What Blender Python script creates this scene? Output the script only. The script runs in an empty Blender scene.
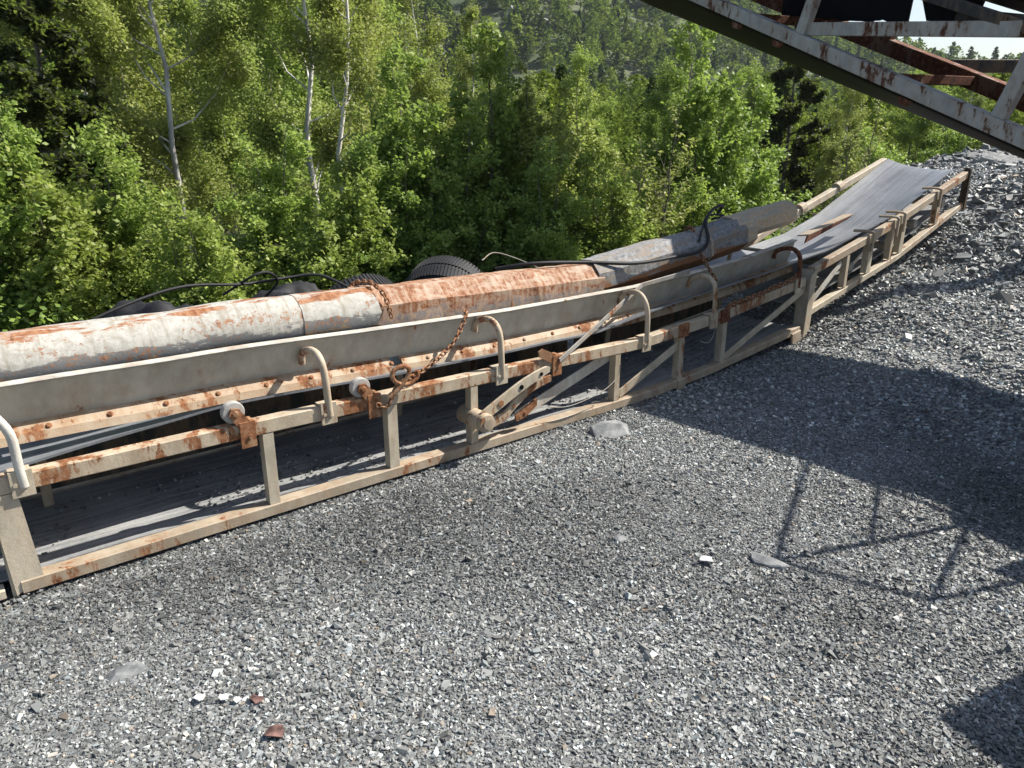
import bpy, math, random
import numpy as np
from mathutils import Vector, Matrix
R = math.radians
scene = bpy.context.scene
col = scene.collection

# ------------------------------------------------------------------ camera, sky, sun, exposure
cam_d = bpy.data.cameras.new('camera'); cam = bpy.data.objects.new('camera', cam_d); col.objects.link(cam)
cam_d.sensor_width = 36; cam_d.lens = 27.0; cam_d.clip_start = 0.05; cam_d.clip_end = 3000
cam.location = (0, 0, 1.6); cam.rotation_euler = (R(90 - 18.97), 0, 0)
scene.camera = cam
SUN_AZ = Vector((0.87, 0.30, 0)); SUN_EL = R(47.4)
world = bpy.data.worlds.new('World'); scene.world = world; world.use_nodes = True
wn = world.node_tree.nodes; wl = world.node_tree.links
sky = wn.new('ShaderNodeTexSky'); sky.sky_type = 'NISHITA'; sky.sun_disc = False
sky.sun_elevation = SUN_EL; sky.sun_rotation = math.atan2(SUN_AZ.x, SUN_AZ.y)
sky.air_density = 1.0; sky.dust_density = 1.5
wl.new(sky.outputs[0], wn['Background'].inputs[0]); wn['Background'].inputs[1].default_value = 0.082
sd = bpy.data.lights.new('sun', 'SUN'); sd.energy = 5.0; sd.angle = R(0.53); sd.color = (1.0, 0.95, 0.87)
so = bpy.data.objects.new('sun', sd); col.objects.link(so)
tosun = Vector((SUN_AZ.x, SUN_AZ.y, 0)).normalized() * math.cos(SUN_EL) + Vector((0, 0, math.sin(SUN_EL)))
so.rotation_euler = tosun.to_track_quat('Z', 'Y').to_euler(); so.location = (0, 0, 30)
scene.view_settings.view_transform = 'Standard'; scene.view_settings.look = 'None'
scene.view_settings.exposure = 0.85; scene.view_settings.gamma = 1.0
scene.render.resolution_x = 1024; scene.render.resolution_y = 768

# ------------------------------------------------------------------ frames of reference
A0 = np.array([-1.74, 2.312, 0.0]); DS = np.array([0.782, 0.623, 0.0]); DW = np.array([-0.623, 0.782, 0.0])
UP = np.array([0, 0, 1.0])
def L(s, w, z): return A0 + DS * s + DW * w + UP * z
def SW(x, y):
    rx = np.asarray(x) - A0[0]; ry = np.asarray(y) - A0[1]
    return rx * DS[0] + ry * DS[1], rx * DW[0] + ry * DW[1]

# ------------------------------------------------------------------ noise + heights
def _h(i, j, k):
    n = (i * 374761393 + j * 668265263 + k * 2147483647) & 0xFFFFFFFF
    n = ((n ^ (n >> 13)) * 1274126177) & 0xFFFFFFFF
    return ((n ^ (n >> 16)) & 0xFFFF) / 65535.0
def vnoise(x, y, seed=0):
    x = np.asarray(x, float); y = np.asarray(y, float)
    i = np.floor(x).astype(np.int64); j = np.floor(y).astype(np.int64); fx = x - i; fy = y - j
    fx = fx * fx * (3 - 2 * fx); fy = fy * fy * (3 - 2 * fy)
    a = _h(i, j, seed); b = _h(i + 1, j, seed); c = _h(i, j + 1, seed); d = _h(i + 1, j + 1, seed)
    return (a * (1 - fx) + b * fx) * (1 - fy) + (c * (1 - fx) + d * fx) * fy - 0.5
def fbm(x, y, seed=0, o=4):
    t = 0; a = 1.0
    for k in range(o): t = t + a * vnoise(x * 2 ** k, y * 2 ** k, seed + k); a *= 0.5
    return t
RS = [-50, 3.0, 3.6, 4.2, 4.75, 5.3, 6.2, 6.8, 7.3, 8.2, 9.2, 10.2, 13.0, 20, 60]
RZ = [0, 0, 0.01, 0.05, 0.10, 0.22, 0.47, 0.66, 0.82, 1.08, 1.24, 1.28, 0.9, -1, -3]
def edge_w(s): return np.interp(s, [-50, 3.6, 5.2, 7, 9, 60], [2.3, 2.2, 1.25, 0.98, 1.05, 1.3])
def G(x, y):
    s, w = SW(x, y)
    z = np.interp(s + 0.25 * vnoise(x * 1.1, y * 1.1, 5), RS, RZ)
    z = z + np.clip(-w - 0.5, 0, 6) * np.clip((s - 6) / 3, 0, 1) * 0.05
    rough = np.clip((s - 3.2) / 3.5, 0, 1)
    z = z + 0.012 * fbm(x * 1.2, y * 1.2, 9, 3) + rough * (0.10 * fbm(x * 2.1, y * 2.1, 21, 4))
    # low ridges a loader left in the loose gravel
    z = z + 0.04 * np.exp(-((s * 0.55 - w * 0.2 - 2.85 + 0.12 * vnoise(x, y, 3)) / 0.05) ** 2) * np.clip((-w) / 0.8, 0, 1)
    z = z + 0.035 * np.exp(-((s * 0.55 - w * 0.2 - 3.08 + 0.15 * vnoise(x * 1.3, y, 4)) / 0.05) ** 2) * np.clip((-w) / 0.8, 0, 1)
    under = np.exp(-((w - 0.35) / 0.5) ** 4)
    z = z - 0.05 * under * rough
    dw = np.clip(w - edge_w(s), 0, None)
    return z - dw * np.interp(s, [3.8, 6], [0.42, 1.0])
def F(x, y):                                     # forest floor and valley behind the pad
    s, w = SW(x, y)
    d = np.clip(w - edge_w(s), 0, None)
    z = np.interp(d, [0, 1.2, 6, 14, 40, 120, 260, 420], [-0.10, -0.45, -1.5, -2.3, -5, -6, -5, -4])

    return z + 0.25 * fbm(x * 0.4, y * 0.4, 31, 3) * np.clip(d / 2, 0, 1)
def HILL(x, y):
    r = np.hypot(x, y); az = np.degrees(np.arctan2(x, y))
    top = np.interp(az, [-60, -30, -5, 5, 10, 15, 20, 28, 36, 60], [92, 88, 80, 70, 54, 42, 26, 13, 12, 16])
    base = np.interp(r, [90, 150, 260, 330, 500], [0, 0.12, 0.75, 1.0, 1.05])
    return -6.5 + (top + 7) * base + 9 * fbm(x * 0.018, y * 0.018, 51, 4) * np.clip((r - 100) / 120, 0, 1)

# ------------------------------------------------------------------ scene helpers
def tag(o, label=None, cat=None, group=None, kind=None):
    if label: o['label'] = label
    if cat: o['category'] = cat
    if group: o['group'] = group
    if kind: o['kind'] = kind
    return o
def thing(name, loc, label, cat, group=None):
    o = bpy.data.objects.new(name, None); col.objects.link(o); o.location = loc; o.empty_display_size = 0.1
    return tag(o, label, cat, group)
def wloc(o):
    v = Vector((0, 0, 0))
    while o is not None: v += o.location; o = o.parent
    return v
def mesh_obj(name, V, Fc, mat, parent=None, origin=None, uv=None, color=None, smooth=False):
    V = np.asarray(V, float)
    if parent is not None: off = np.array(wloc(parent))
    elif origin is not None: off = np.array(origin, float)
    else: off = np.array([(V[:, 0].min() + V[:, 0].max()) / 2, (V[:, 1].min() + V[:, 1].max()) / 2, V[:, 2].min()])
    me = bpy.data.meshes.new(name)
    if isinstance(Fc, np.ndarray):
        nv = len(V); nf, k = Fc.shape
        me.vertices.add(nv); me.vertices.foreach_set('co', (V - off).astype(np.float32).ravel())
        me.loops.add(nf * k); me.loops.foreach_set('vertex_index', Fc.astype(np.int32).ravel())
        me.polygons.add(nf); me.polygons.foreach_set('loop_start', np.arange(0, nf * k, k, dtype=np.int32))
        me.polygons.foreach_set('loop_total', np.full(nf, k, dtype=np.int32))
        me.update(calc_edges=True)
    else:
        me.from_pydata([tuple(p) for p in (V - off)], [], Fc); me.update()
    if uv is not None:
        l = me.uv_layers.new(name='UVMap'); l.data.foreach_set('uv', np.asarray(uv, np.float32).ravel())
    if color is not None:
        a = me.color_attributes.new('tint', 'FLOAT_COLOR', 'POINT'); a.data.foreach_set('color', np.asarray(color, np.float32).ravel())
    me.polygons.foreach_set('use_smooth', [bool(smooth)] * len(me.polygons))
    if mat: me.materials.append(mat)
    o = bpy.data.objects.new(name, me); col.objects.link(o)
    if parent is not None: o.parent = parent
    else: o.location = off
    return o

def unit(v): v = np.asarray(v, float); return v / (np.linalg.norm(v) + 1e-12)
class MB:
    def __init__(s): s.V = []; s.F = []; s.UV = []
    def add(s, V, Fc, UV=None):
        b = len(s.V); s.V += [tuple(v) for v in V]
        for k, f in enumerate(Fc):
            s.F.append(tuple(b + i for i in f)); s.UV += (UV[k] if UV else [(0, 0)] * len(f))
        return s
    def sweep(s, path, prof, side=None, closed=True, caps=True, scale=None, hollow=0.0):
        path = [np.asarray(p, float) for p in path]; n = len(path); m = len(prof); V = []
        per = [0]
        for i in range(m): per.append(per[-1] + math.dist(prof[i], prof[(i + 1) % m]))
        cum = [0]
        for i in range(1, n): cum.append(cum[-1] + np.linalg.norm(path[i] - path[i - 1]))
        for i, p in enumerate(path):
            t = unit(path[min(i + 1, n - 1)] - path[max(i - 1, 0)])
            sd_ = np.array(side, float) if side is not None else np.cross(UP, t)
            sd_ = unit(sd_ - t * np.dot(sd_, t)); up = np.cross(t, sd_)
            if up[2] < 0 and side is None: up = -up
            if side is not None and np.dot(up, UP) < -1e-6: up = -up
            k = scale[i] if scale else 1.0
            V += [p + sd_ * a * k + up * b * k for a, b in prof]
        Fc = []; UV = []
        for i in range(n - 1):
            for j in range(m if closed else m - 1):
                j2 = (j + 1) % m
                Fc.append((i * m + j, i * m + j2, (i + 1) * m + j2, (i + 1) * m + j))
                UV.append([(cum[i], per[j]), (cum[i], per[j + 1]), (cum[i + 1], per[j + 1]), (cum[i + 1], per[j])])
        if caps and closed:
            Fc.append(tuple(range(m))); UV.append([(0, 0)] * m)
            Fc.append(tuple((n - 1) * m + j for j in reversed(range(m)))); UV.append([(0, 0)] * m)
        return s.add(V, Fc, UV)
    def beam(s, p, q, w, h, side=None, n=1):
        p = np.asarray(p, float); q = np.asarray(q, float)
        return s.sweep([p + (q - p) * k / n for k in range(n + 1)], rect(w, h), side)
    def tube(s, pts, r, k=8, scale=None, side=None):
        pts = [np.asarray(p, float) for p in pts]
        # parallel transport
        n = len(pts); t0 = unit(pts[1] - pts[0]); a = np.cross(t0, [0.13, 0.27, 0.95]); a = unit(a); V = []
        for i, p in enumerate(pts):
            t = unit(pts[min(i + 1, n - 1)] - pts[max(i - 1, 0)]); a = unit(a - t * np.dot(a, t)); b = np.cross(t, a)
            rr = r * (scale[i] if scale else 1)
            V += [p + rr * (a * math.cos(2 * math.pi * j / k) + b * math.sin(2 * math.pi * j / k)) for j in range(k)]
        Fc = [(i * k + j, i * k + (j + 1) % k, (i + 1) * k + (j + 1) % k, (i + 1) * k + j) for i in range(n - 1) for j in range(k)]
        Fc.append(tuple(reversed(range(k)))); Fc.append(tuple((n - 1) * k + j for j in range(k)))
        return s.add(V, Fc)
    def lathe(s, c, axis, prof, k=20):             # prof: (along axis, radius)
        c = np.asarray(c, float); ax = unit(axis); a = unit(np.cross(ax, [0.2, 0.31, 0.93])); b = np.cross(ax, a); m = len(prof)
        V = [c + ax * h + r * (a * math.cos(2 * math.pi * j / k) + b * math.sin(2 * math.pi * j / k)) for h, r in prof for j in range(k)]
        Fc = [(i * k + j, i * k + (j + 1) % k, (i + 1) * k + (j + 1) % k, (i + 1) * k + j) for i in range(m - 1) for j in range(k)]
        Fc.append(tuple(reversed(range(k)))); Fc.append(tuple((m - 1) * k + j for j in range(k)))
        return s.add(V, Fc)
    def plate(s, pts, nrm, th):                    # polygon extruded along nrm
        nrm = unit(nrm) * th; P = [np.asarray(p, float) for p in pts]; m = len(P)
        V = [p - nrm / 2 for p in P] + [p + nrm / 2 for p in P]
        Fc = [tuple(reversed(range(m))), tuple(range(m, 2 * m))] + [(i, (i + 1) % m, (i + 1) % m + m, i + m) for i in range(m)]
        return s.add(V, Fc)
    def build(s, name, mat, parent=None, smooth=False, origin=None, bevel=0):
        o = mesh_obj(name, s.V, s.F, mat, parent, origin, uv=s.UV)
        if smooth: 
            o.data.polygons.foreach_set('use_smooth', [True] * len(o.data.polygons)); o.data.set_sharp_from_angle(angle=R(40))
        if bevel:
            b = o.modifiers.new('bevel', 'BEVEL'); b.width = bevel; b.segments = 2; b.limit_method = 'ANGLE'; b.angle_limit = R(50)
        return o
def rect(w, h, c=0.004):
    a, b = w / 2, h / 2; c = min(c, a * .4, b * .4)
    return [(-a + c, b), (-a, b - c), (-a, -b + c), (-a + c, -b), (a - c, -b), (a, -b + c), (a, b - c), (a - c, b)]
def curve_pts(ctrl, n=24):                         # Catmull-Rom through control points
    P = [np.asarray(c, float) for c in ctrl]; P = [2 * P[0] - P[1]] + P + [2 * P[-1] - P[-2]]; out = []
    segs = len(P) - 3
    for i in range(segs):
        for k in range(max(2, n // segs)):
            t = k / max(2, n // segs); a, b, c, d = P[i:i + 4]
            out.append(0.5 * ((2 * b) + (-a + c) * t + (2 * a - 5 * b + 4 * c - d) * t * t + (-a + 3 * b - 3 * c + d) * t ** 3))
    out.append(P[-2]); return out

# ------------------------------------------------------------------ materials
def new_mat(name):
    m = bpy.data.materials.new(name); m.use_nodes = True; nt = m.node_tree
    return m, nt, nt.nodes, nt.links, nt.nodes['Principled BSDF']
def N(nt, t, **kw):
    n = nt.nodes.new(t)
    for k, v in kw.items():
        if k in ('inputs',):
            for a, b in v.items(): n.inputs[a].default_value = b
        else: setattr(n, k, v)
    return n
def ramp(nt, src, stops, interp='LINEAR'):
    r = nt.nodes.new('ShaderNodeValToRGB'); r.color_ramp.interpolation = interp; e = r.color_ramp.elements
    while len(e) < len(stops): e.new(0.5)
    for k, (p, c) in enumerate(stops):
        e[k].position = p; e[k].color = (c[0], c[1], c[2], 1) if isinstance(c, (tuple, list)) else (c, c, c, 1)
    nt.links.new(src, r.inputs[0]); return r.outputs[0]
def noise(nt, vec, scale, detail=6, rough=0.6, dist=0.0):
    n = N(nt, 'ShaderNodeTexNoise'); n.inputs['Scale'].default_value = scale; n.inputs['Detail'].default_value = detail
    n.inputs['Roughness'].default_value = rough; n.inputs['Distortion'].default_value = dist
    nt.links.new(vec, n.inputs['Vector']); return n.outputs['Fac']
def mixc(nt, fac, a, b):
    m = N(nt, 'ShaderNodeMix', data_type='RGBA')
    for s, v in ((0, fac), (6, a), (7, b)):
        if hasattr(v, 'node'): nt.links.new(v, m.inputs[s])
        else: m.inputs[s].default_value = v if not isinstance(v, tuple) else (v[0], v[1], v[2], 1)
    return m.outputs[2]
def math_(nt, op, a, b=None, clamp=False):
    m = N(nt, 'ShaderNodeMath', operation=op, use_clamp=clamp)
    for s, v in ((0, a), (1, b)):
        if v is None: continue
        if hasattr(v, 'node'): nt.links.new(v, m.inputs[s])
        else: m.inputs[s].default_value = v
    return m.outputs[0]
def bump(nt, b, h, strength, dist=0.01):
    n = N(nt, 'ShaderNodeBump'); n.inputs['Strength'].default_value = strength; n.inputs['Distance'].default_value = dist
    nt.links.new(h, n.inputs['Height']); nt.links.new(n.outputs[0], b.inputs['Normal'])
def mapping(nt, vec, scale, loc=(0, 0, 0), rot=(0, 0, 0)):
    m = N(nt, 'ShaderNodeMapping'); m.inputs['Scale'].default_value = scale; m.inputs['Location'].default_value = loc
    m.inputs['Rotation'].default_value = rot; nt.links.new(vec, m.inputs[0]); return m.outputs[0]

def steel(name, paint, rust=0.5, rough=0.75, paint2=None, seed=0, rustc=((0.07, 0.025, 0.012), (0.25, 0.105, 0.045), (0.37, 0.22, 0.125)), zst=0.4):
    """weathered painted steel: pale paint, breaking down to rust in patches, runs and specks"""
    m, nt, nd, lk, b = new_mat(name)
    g = N(nt, 'ShaderNodeTexCoord').outputs['Object']
    gm = mapping(nt, g, (1, 1, zst), (seed * 3.7, seed * 1.3, 0))
    big = noise(nt, gm, 5.5, 9, 0.62, 0.4); mid = noise(nt, mapping(nt, g, (1, 1, 0.35), (seed, 2, 5)), 26, 8, 0.66); fine = noise(nt, g, 130, 4, 0.6)
    s = math_(nt, 'ADD', math_(nt, 'MULTIPLY', big, 0.62), math_(nt, 'MULTIPLY', mid, 0.38))
    s = math_(nt, 'ADD', s, math_(nt, 'MULTIPLY', math_(nt, 'SUBTRACT', fine, 0.5), 0.10))
    t = 0.66 - 0.28 * rust
    mask = ramp(nt, s, [(t, 0), (t + 0.035, 1)])
    halo = ramp(nt, s, [(t - 0.12, 0), (t + 0.01, 1)])
    p2 = paint2 or tuple(c * 0.62 for c in paint)
    pc = mixc(nt, ramp(nt, noise(nt, mapping(nt, g, (1, 1, 0.5), (9, seed, 1)), 11, 8, 0.65), [(0.38, 0), (0.66, 1)]), paint, p2)
    pc = mixc(nt, math_(nt, 'MULTIPLY', halo, 0.36), pc, (0.34, 0.21, 0.115))
    rc = ramp(nt, noise(nt, mapping(nt, g, (1, 1, 1), (seed, 7, 3)), 34, 8, 0.7), [(0.32, rustc[0]), (0.5, rustc[1]), (0.70, rustc[2])])
    c = mixc(nt, mask, pc, rc); lk.new(c, b.inputs['Base Color'])
    rr = N(nt, 'ShaderNodeMapRange'); rr.inputs[3].default_value = rough - 0.15; rr.inputs[4].default_value = 0.92
    lk.new(mask, rr.inputs[0]); lk.new(rr.outputs[0], b.inputs['Roughness'])
    h = math_(nt, 'ADD', math_(nt, 'MULTIPLY', mask, -0.4), math_(nt, 'ADD', fine, mid)); bump(nt, b, h, 0.5, 0.0022)
    b.inputs['Specular IOR Level'].default_value = 0.35
    return m
M = {}
M['cream'] = steel('cream_paint', (0.56, 0.49, 0.37), 0.30, seed=1)
M['cream_rusty'] = steel('cream_paint_rusty', (0.54, 0.46, 0.34), 0.50, seed=2)
M['tan'] = steel('tan_dusty_steel', (0.42, 0.35, 0.26), 0.32, seed=3, paint2=(0.28, 0.23, 0.17))
M['pale'] = steel('pale_grey_paint', (0.60, 0.57, 0.50), 0.22, seed=4)
M['grey'] = steel('grey_olive_paint', (0.50, 0.47, 0.39), 0.20, seed=5, paint2=(0.37, 0.34, 0.27))
M['rust'] = steel('heavy_rust', (0.34, 0.20, 0.11), 0.80, seed=6)
M['strip'] = steel('rusty_strip', (0.45, 0.37, 0.27), 0.46, seed=7, paint2=(0.33, 0.21, 0.12))
M['greyrust'] = steel('light_grey_flaking_paint', (0.44, 0.44, 0.42), 0.44, seed=8, rustc=((0.04, 0.018, 0.012), (0.10, 0.04, 0.022), (0.22, 0.10, 0.05)))
M['darkrust'] = steel('dark_red_rust', (0.14, 0.06, 0.035), 0.85, seed=9, rustc=((0.03, 0.013, 0.01), (0.12, 0.042, 0.02), (0.26, 0.10, 0.05)))
M['dark'] = steel('dark_steel', (0.035, 0.034, 0.032), 0.35, seed=10, rustc=((0.02, 0.012, 0.01), (0.06, 0.028, 0.018), (0.12, 0.06, 0.03)))
M['zinc'] = steel('weathered_zinc', (0.33, 0.32, 0.29), 0.3, seed=11)
M['white'] = steel('white_nylon', (0.46, 0.44, 0.40), 0.2, seed=12)

def trough_mat(name, kind):
    m, nt, nd, lk, b = new_mat(name)
    tc = N(nt, 'ShaderNodeTexCoord'); uv = tc.outputs['UV']; g = tc.outputs['Object']
    sp = N(nt, 'ShaderNodeSeparateXYZ'); lk.new(uv, sp.inputs[0]); v = math_(nt, 'MINIMUM', sp.outputs['Y'], math_(nt, 'SUBTRACT', 0.77, sp.outputs['Y'])); u = sp.outputs['X']
    n1 = noise(nt, mapping(nt, uv, (3.0, 9.0, 1), (kind, 0, 0)), 1.6, 9, 0.64, 0.3); n2 = noise(nt, mapping(nt, uv, (1, 1, 1), (0, kind, 0)), 34, 9, 0.68, 0.2)
    streak = noise(nt, mapping(nt, uv, (42, 4, 1), (kind * 2, 1, 0), (0, 0, 0.35)), 1.0, 7, 0.65)
    fine = noise(nt, g, 150, 4)
    rustc = ramp(nt, math_(nt, 'ADD', math_(nt, 'MULTIPLY', n2, 0.6), math_(nt, 'MULTIPLY', streak, 0.4)), [(0.36, (0.10, 0.035, 0.016)), (0.48, (0.27, 0.115, 0.052)), (0.64, (0.40, 0.23, 0.13))])
    wv = math_(nt, 'ADD', v, math_(nt, 'MULTIPLY', math_(nt, 'SUBTRACT', n1, 0.5), 0.20))
    wv2 = math_(nt, 'ADD', wv, math_(nt, 'MULTIPLY', math_(nt, 'SUBTRACT', n2, 0.5), 0.05))
    thr = 0.38 if kind == 4 else 0.46
    if kind in (0, 4):                                   # pale zinc-white, grey scoured band low on the face, few rust blooms
        base = mixc(nt, ramp(nt, n2, [(0.40, 0), (0.62, 1)]), (0.47, 0.455, 0.41), (0.34, 0.325, 0.28))
        base = mixc(nt, ramp(nt, streak, [(0.50, 0), (0.66, 0.75)]), base, (0.26, 0.23, 0.18))
        base = mixc(nt, ramp(nt, wv2, [(0.150, 0), (0.160, 1)]), base, (0.17, 0.17, 0.165))
        base = mixc(nt, ramp(nt, wv2, [(0.205, 0), (0.215, 1)]), base, (0.30, 0.24, 0.16))
        rm = ramp(nt, math_(nt, 'SUBTRACT', n1, math_(nt, 'MULTIPLY', math_(nt, 'ABSOLUTE', math_(nt, 'SUBTRACT', v, 0.015)), 2.6)), [(thr, 0), (thr + 0.07, 1)])
        rm2 = ramp(nt, math_(nt, 'MULTIPLY', noise(nt, uv, 45, 6, 0.75), ramp(nt, n1, [(0.36, 0.7), (0.60, 1.2)])), [(0.58, 0), (0.66, 0.9)])
        base = mixc(nt, rm, base, rustc); base = mixc(nt, rm2, base, rustc)
    elif kind == 1:                                 # orange rust above, grey middle, brown below
        pale = (0.50, 0.44, 0.36)
        base = mixc(nt, ramp(nt, math_(nt, 'ADD', math_(nt, 'MULTIPLY', streak, 0.6), math_(nt, 'MULTIPLY', n2, 0.4)), [(0.46, 0), (0.68, 0.75)]), rustc, pale)
        base = mixc(nt, ramp(nt, n1, [(0.50, 0), (0.60, 0.7)]), base, mixc(nt, n2, (0.42, 0.28, 0.18), (0.50, 0.44, 0.36)))
        grey = mixc(nt, ramp(nt, n2, [(0.42, 0), (0.60, 1)]), (0.22, 0.20, 0.19), (0.40, 0.27, 0.18))
        base = mixc(nt, ramp(nt, wv2, [(0.130, 0), (0.155, 1)]), base, grey)
        base = mixc(nt, ramp(nt, wv2, [(0.205, 0), (0.215, 1)]), base, mixc(nt, n2, (0.22, 0.11, 0.05), (0.46, 0.30, 0.16)))
    elif kind == 2:                                 # shade of the overhead conveyor put into a dark bluish grey, over rust
        grey = mixc(nt, ramp(nt, n2, [(0.38, 0), (0.62, 1)]), (0.13, 0.135, 0.14), (0.31, 0.31, 0.31))
        base = mixc(nt, ramp(nt, n1, [(0.50, 0), (0.58, 1)]), grey, mixc(nt, n2, (0.20, 0.15, 0.11), (0.30, 0.27, 0.23)))
        base = mixc(nt, ramp(nt, wv2, [(0.165, 0), (0.175, 1)]), base, mixc(nt, n2, (0.16, 0.07, 0.035), (0.34, 0.16, 0.07)))
    else:                                           # tan sandy top
        base = mixc(nt, ramp(nt, n2, [(0.35, 0), (0.65, 1)]), (0.64, 0.52, 0.37), (0.52, 0.37, 0.23))
        base = mixc(nt, ramp(nt, n1, [(0.5, 0), (0.6, 1)]), base, (0.45, 0.40, 0.32))
    lk.new(base, b.inputs['Base Color']); b.inputs['Roughness'].default_value = 0.78; b.inputs['Specular IOR Level'].default_value = 0.3
    bump(nt, b, math_(nt, 'ADD', n2, math_(nt, 'MULTIPLY', fine, 0.5)), 0.55, 0.003)
    return m
for k in range(5): M['trough%d' % k] = trough_mat('weathered_plate_%d' % k, k)

def rubber(name, c1, c2, rough=0.55, streak=True):
    m, nt, nd, lk, b = new_mat(name); tc = N(nt, 'ShaderNodeTexCoord')
    uv = tc.outputs['UV']; g = tc.outputs['Object']
    a = noise(nt, mapping(nt, uv, (1.2, 26, 1)) if streak else g, 1.0 if streak else 6, 7, 0.6, 0.2); f = noise(nt, g, 60, 8, 0.7)
    big = noise(nt, g, 3.5, 6)
    s = math_(nt, 'ADD', math_(nt, 'MULTIPLY', a, 0.5), math_(nt, 'ADD', math_(nt, 'MULTIPLY', f, 0.22), math_(nt, 'MULTIPLY', big, 0.28)))
    cc = ramp(nt, s, [(0.42, c1), (0.58, c2)])
    if streak:
        sc = noise(nt, mapping(nt, uv, (2.2, 9, 1), (3, 1, 0)), 1.3, 6, 0.6, 0.3); cc = mixc(nt, ramp(nt, sc, [(0.60, 0), (0.74, 0.30)]), cc, tuple(min(1, c * 1.9) for c in c2))
    lk.new(cc, b.inputs['Base Color'])
    b.inputs['Roughness'].default_value = rough; bump(nt, b, math_(nt, 'ADD', f, math_(nt, 'MULTIPLY', a, 0.4)), 0.16, 0.003); return m
M['belt'] = rubber('dusty_belt_rubber', (0.12, 0.13, 0.14), (0.24, 0.25, 0.265), 0.42)
M['deck'] = rubber('dusty_lower_belt', (0.15, 0.155, 0.16), (0.34, 0.34, 0.33), 0.75)
M['beltdark'] = rubber('black_belt_rubber', (0.003, 0.003, 0.004), (0.010, 0.0105, 0.013), 0.6)
M['beltdark'].node_tree.nodes['Principled BSDF'].inputs['Specular IOR Level'].default_value = 0.12
M['rubber'] = rubber('black_old_rubber', (0.004, 0.004, 0.005), (0.012, 0.0125, 0.015), 0.7, False)

def ground_mat(name, far=False):
    m, nt, nd, lk, b = new_mat(name); g = N(nt, 'ShaderNodeTexCoord').outputs['Object']
    vor = N(nt, 'ShaderNodeTexVoronoi'); vor.inputs['Scale'].default_value = 62; lk.new(g, vor.inputs['Vector'])
    cv = N(nt, 'ShaderNodeSeparateColor'); lk.new(vor.outputs['Color'], cv.inputs[0])
    vor2 = N(nt, 'ShaderNodeTexVoronoi'); vor2.inputs['Scale'].default_value = 24; lk.new(g, vor2.inputs['Vector'])
    cv2 = N(nt, 'ShaderNodeSeparateColor'); lk.new(vor2.outputs['Color'], cv2.inputs[0])
    big = noise(nt, g, 1.3, 6, 0.6)
    s = math_(nt, 'ADD', math_(nt, 'MULTIPLY', cv.outputs[0], 0.7), math_(nt, 'MULTIPLY', cv2.outputs[0], 0.3))
    c = ramp(nt, s, [(0.0, (0.07, 0.073, 0.076)), (0.5, (0.16, 0.167, 0.167)), (0.82, (0.28, 0.285, 0.28)), (1.0, (0.42, 0.42, 0.41))])
    c = mixc(nt, ramp(nt, big, [(0.4, 0), (0.65, 0.35)]), c, (0.17, 0.165, 0.155))
    lk.new(c, b.inputs['Base Color']); b.inputs['Roughness'].default_value = 0.85
    h = math_(nt, 'SUBTRACT', 1.0, vor.outputs['Distance']); bump(nt, b, math_(nt, 'ADD', h, noise(nt, g, 90, 4)), 0.9, 0.012); return m
M['gravel'] = ground_mat('crushed_stone_ground')
def tint_mat(name, rough=0.7, spec=0.4, transl=0.0, bmp=0, objvar=0.0):
    m, nt, nd, lk, b = new_mat(name); a = N(nt, 'ShaderNodeVertexColor', layer_name='tint')
    c = a.outputs['Color']
    if objvar:
        oi = N(nt, 'ShaderNodeObjectInfo'); hs = N(nt, 'ShaderNodeHueSaturation')
        mr = N(nt, 'ShaderNodeMapRange'); mr.inputs[3].default_value = 0.5 - 0.018 * objvar; mr.inputs[4].default_value = 0.5 + 0.012 * objvar
        lk.new(oi.outputs['Random'], mr.inputs[0]); lk.new(mr.outputs[0], hs.inputs['Hue'])
        mv = N(nt, 'ShaderNodeMapRange'); mv.inputs[3].default_value = 1 - 0.15 * objvar; mv.inputs[4].default_value = 1 + 0.15 * objvar
        lk.new(math_(nt, 'FRACT', math_(nt, 'MULTIPLY', oi.outputs['Random'], 7.3)), mv.inputs[0]); lk.new(mv.outputs[0], hs.inputs['Value'])
        lk.new(c, hs.inputs['Color']); c = hs.outputs[0]
    lk.new(c, b.inputs['Base Color']); b.inputs['Roughness'].default_value = rough; b.inputs['Specular IOR Level'].default_value = spec
    if bmp:
        g = N(nt, 'ShaderNodeTexCoord').outputs['Object']; bump(nt, b, noise(nt, g, 140, 5, 0.7), bmp, 0.004)
    if transl:
        t = N(nt, 'ShaderNodeBsdfTranslucent'); tc = mixc(nt, 0.5, c, (0.30, 0.42, 0.06)); lk.new(tc, t.inputs[0])
        mx = N(nt, 'ShaderNodeMixShader'); mx.inputs[0].default_value = transl
        lk.new(b.outputs[0], mx.inputs[1]); lk.new(t.outputs[0], mx.inputs[2]); lk.new(mx.outputs[0], nd['Material Output'].inputs[0])
    return m
M['stone'] = tint_mat('crushed_stone', 0.55, 0.5)
M['leaf'] = tint_mat('leaf', 0.5, 0.25, 0.48, objvar=1.0)
M['farleaf'] = tint_mat('far_leaf', 0.9, 0.05, 0.2)
def simple(name, c1, c2, scale=8, rough=0.85, zs=1.0, bm=0.5):
    m, nt, nd, lk, b = new_mat(name); g = N(nt, 'ShaderNodeTexCoord').outputs['Object']
    n = noise(nt, mapping(nt, g, (1, 1, zs)), scale, 8, 0.65)
    lk.new(ramp(nt, n, [(0.38, c1), (0.62, c2)]), b.inputs['Base Color']); b.inputs['Roughness'].default_value = rough
    bump(nt, b, n, bm, 0.01); return m
M['floor'] = simple('forest_floor', (0.03, 0.035, 0.015), (0.09, 0.075, 0.045), 3)
M['hill'] = simple('hill_ground', (0.035, 0.055, 0.016), (0.075, 0.09, 0.035), 0.06)
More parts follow.
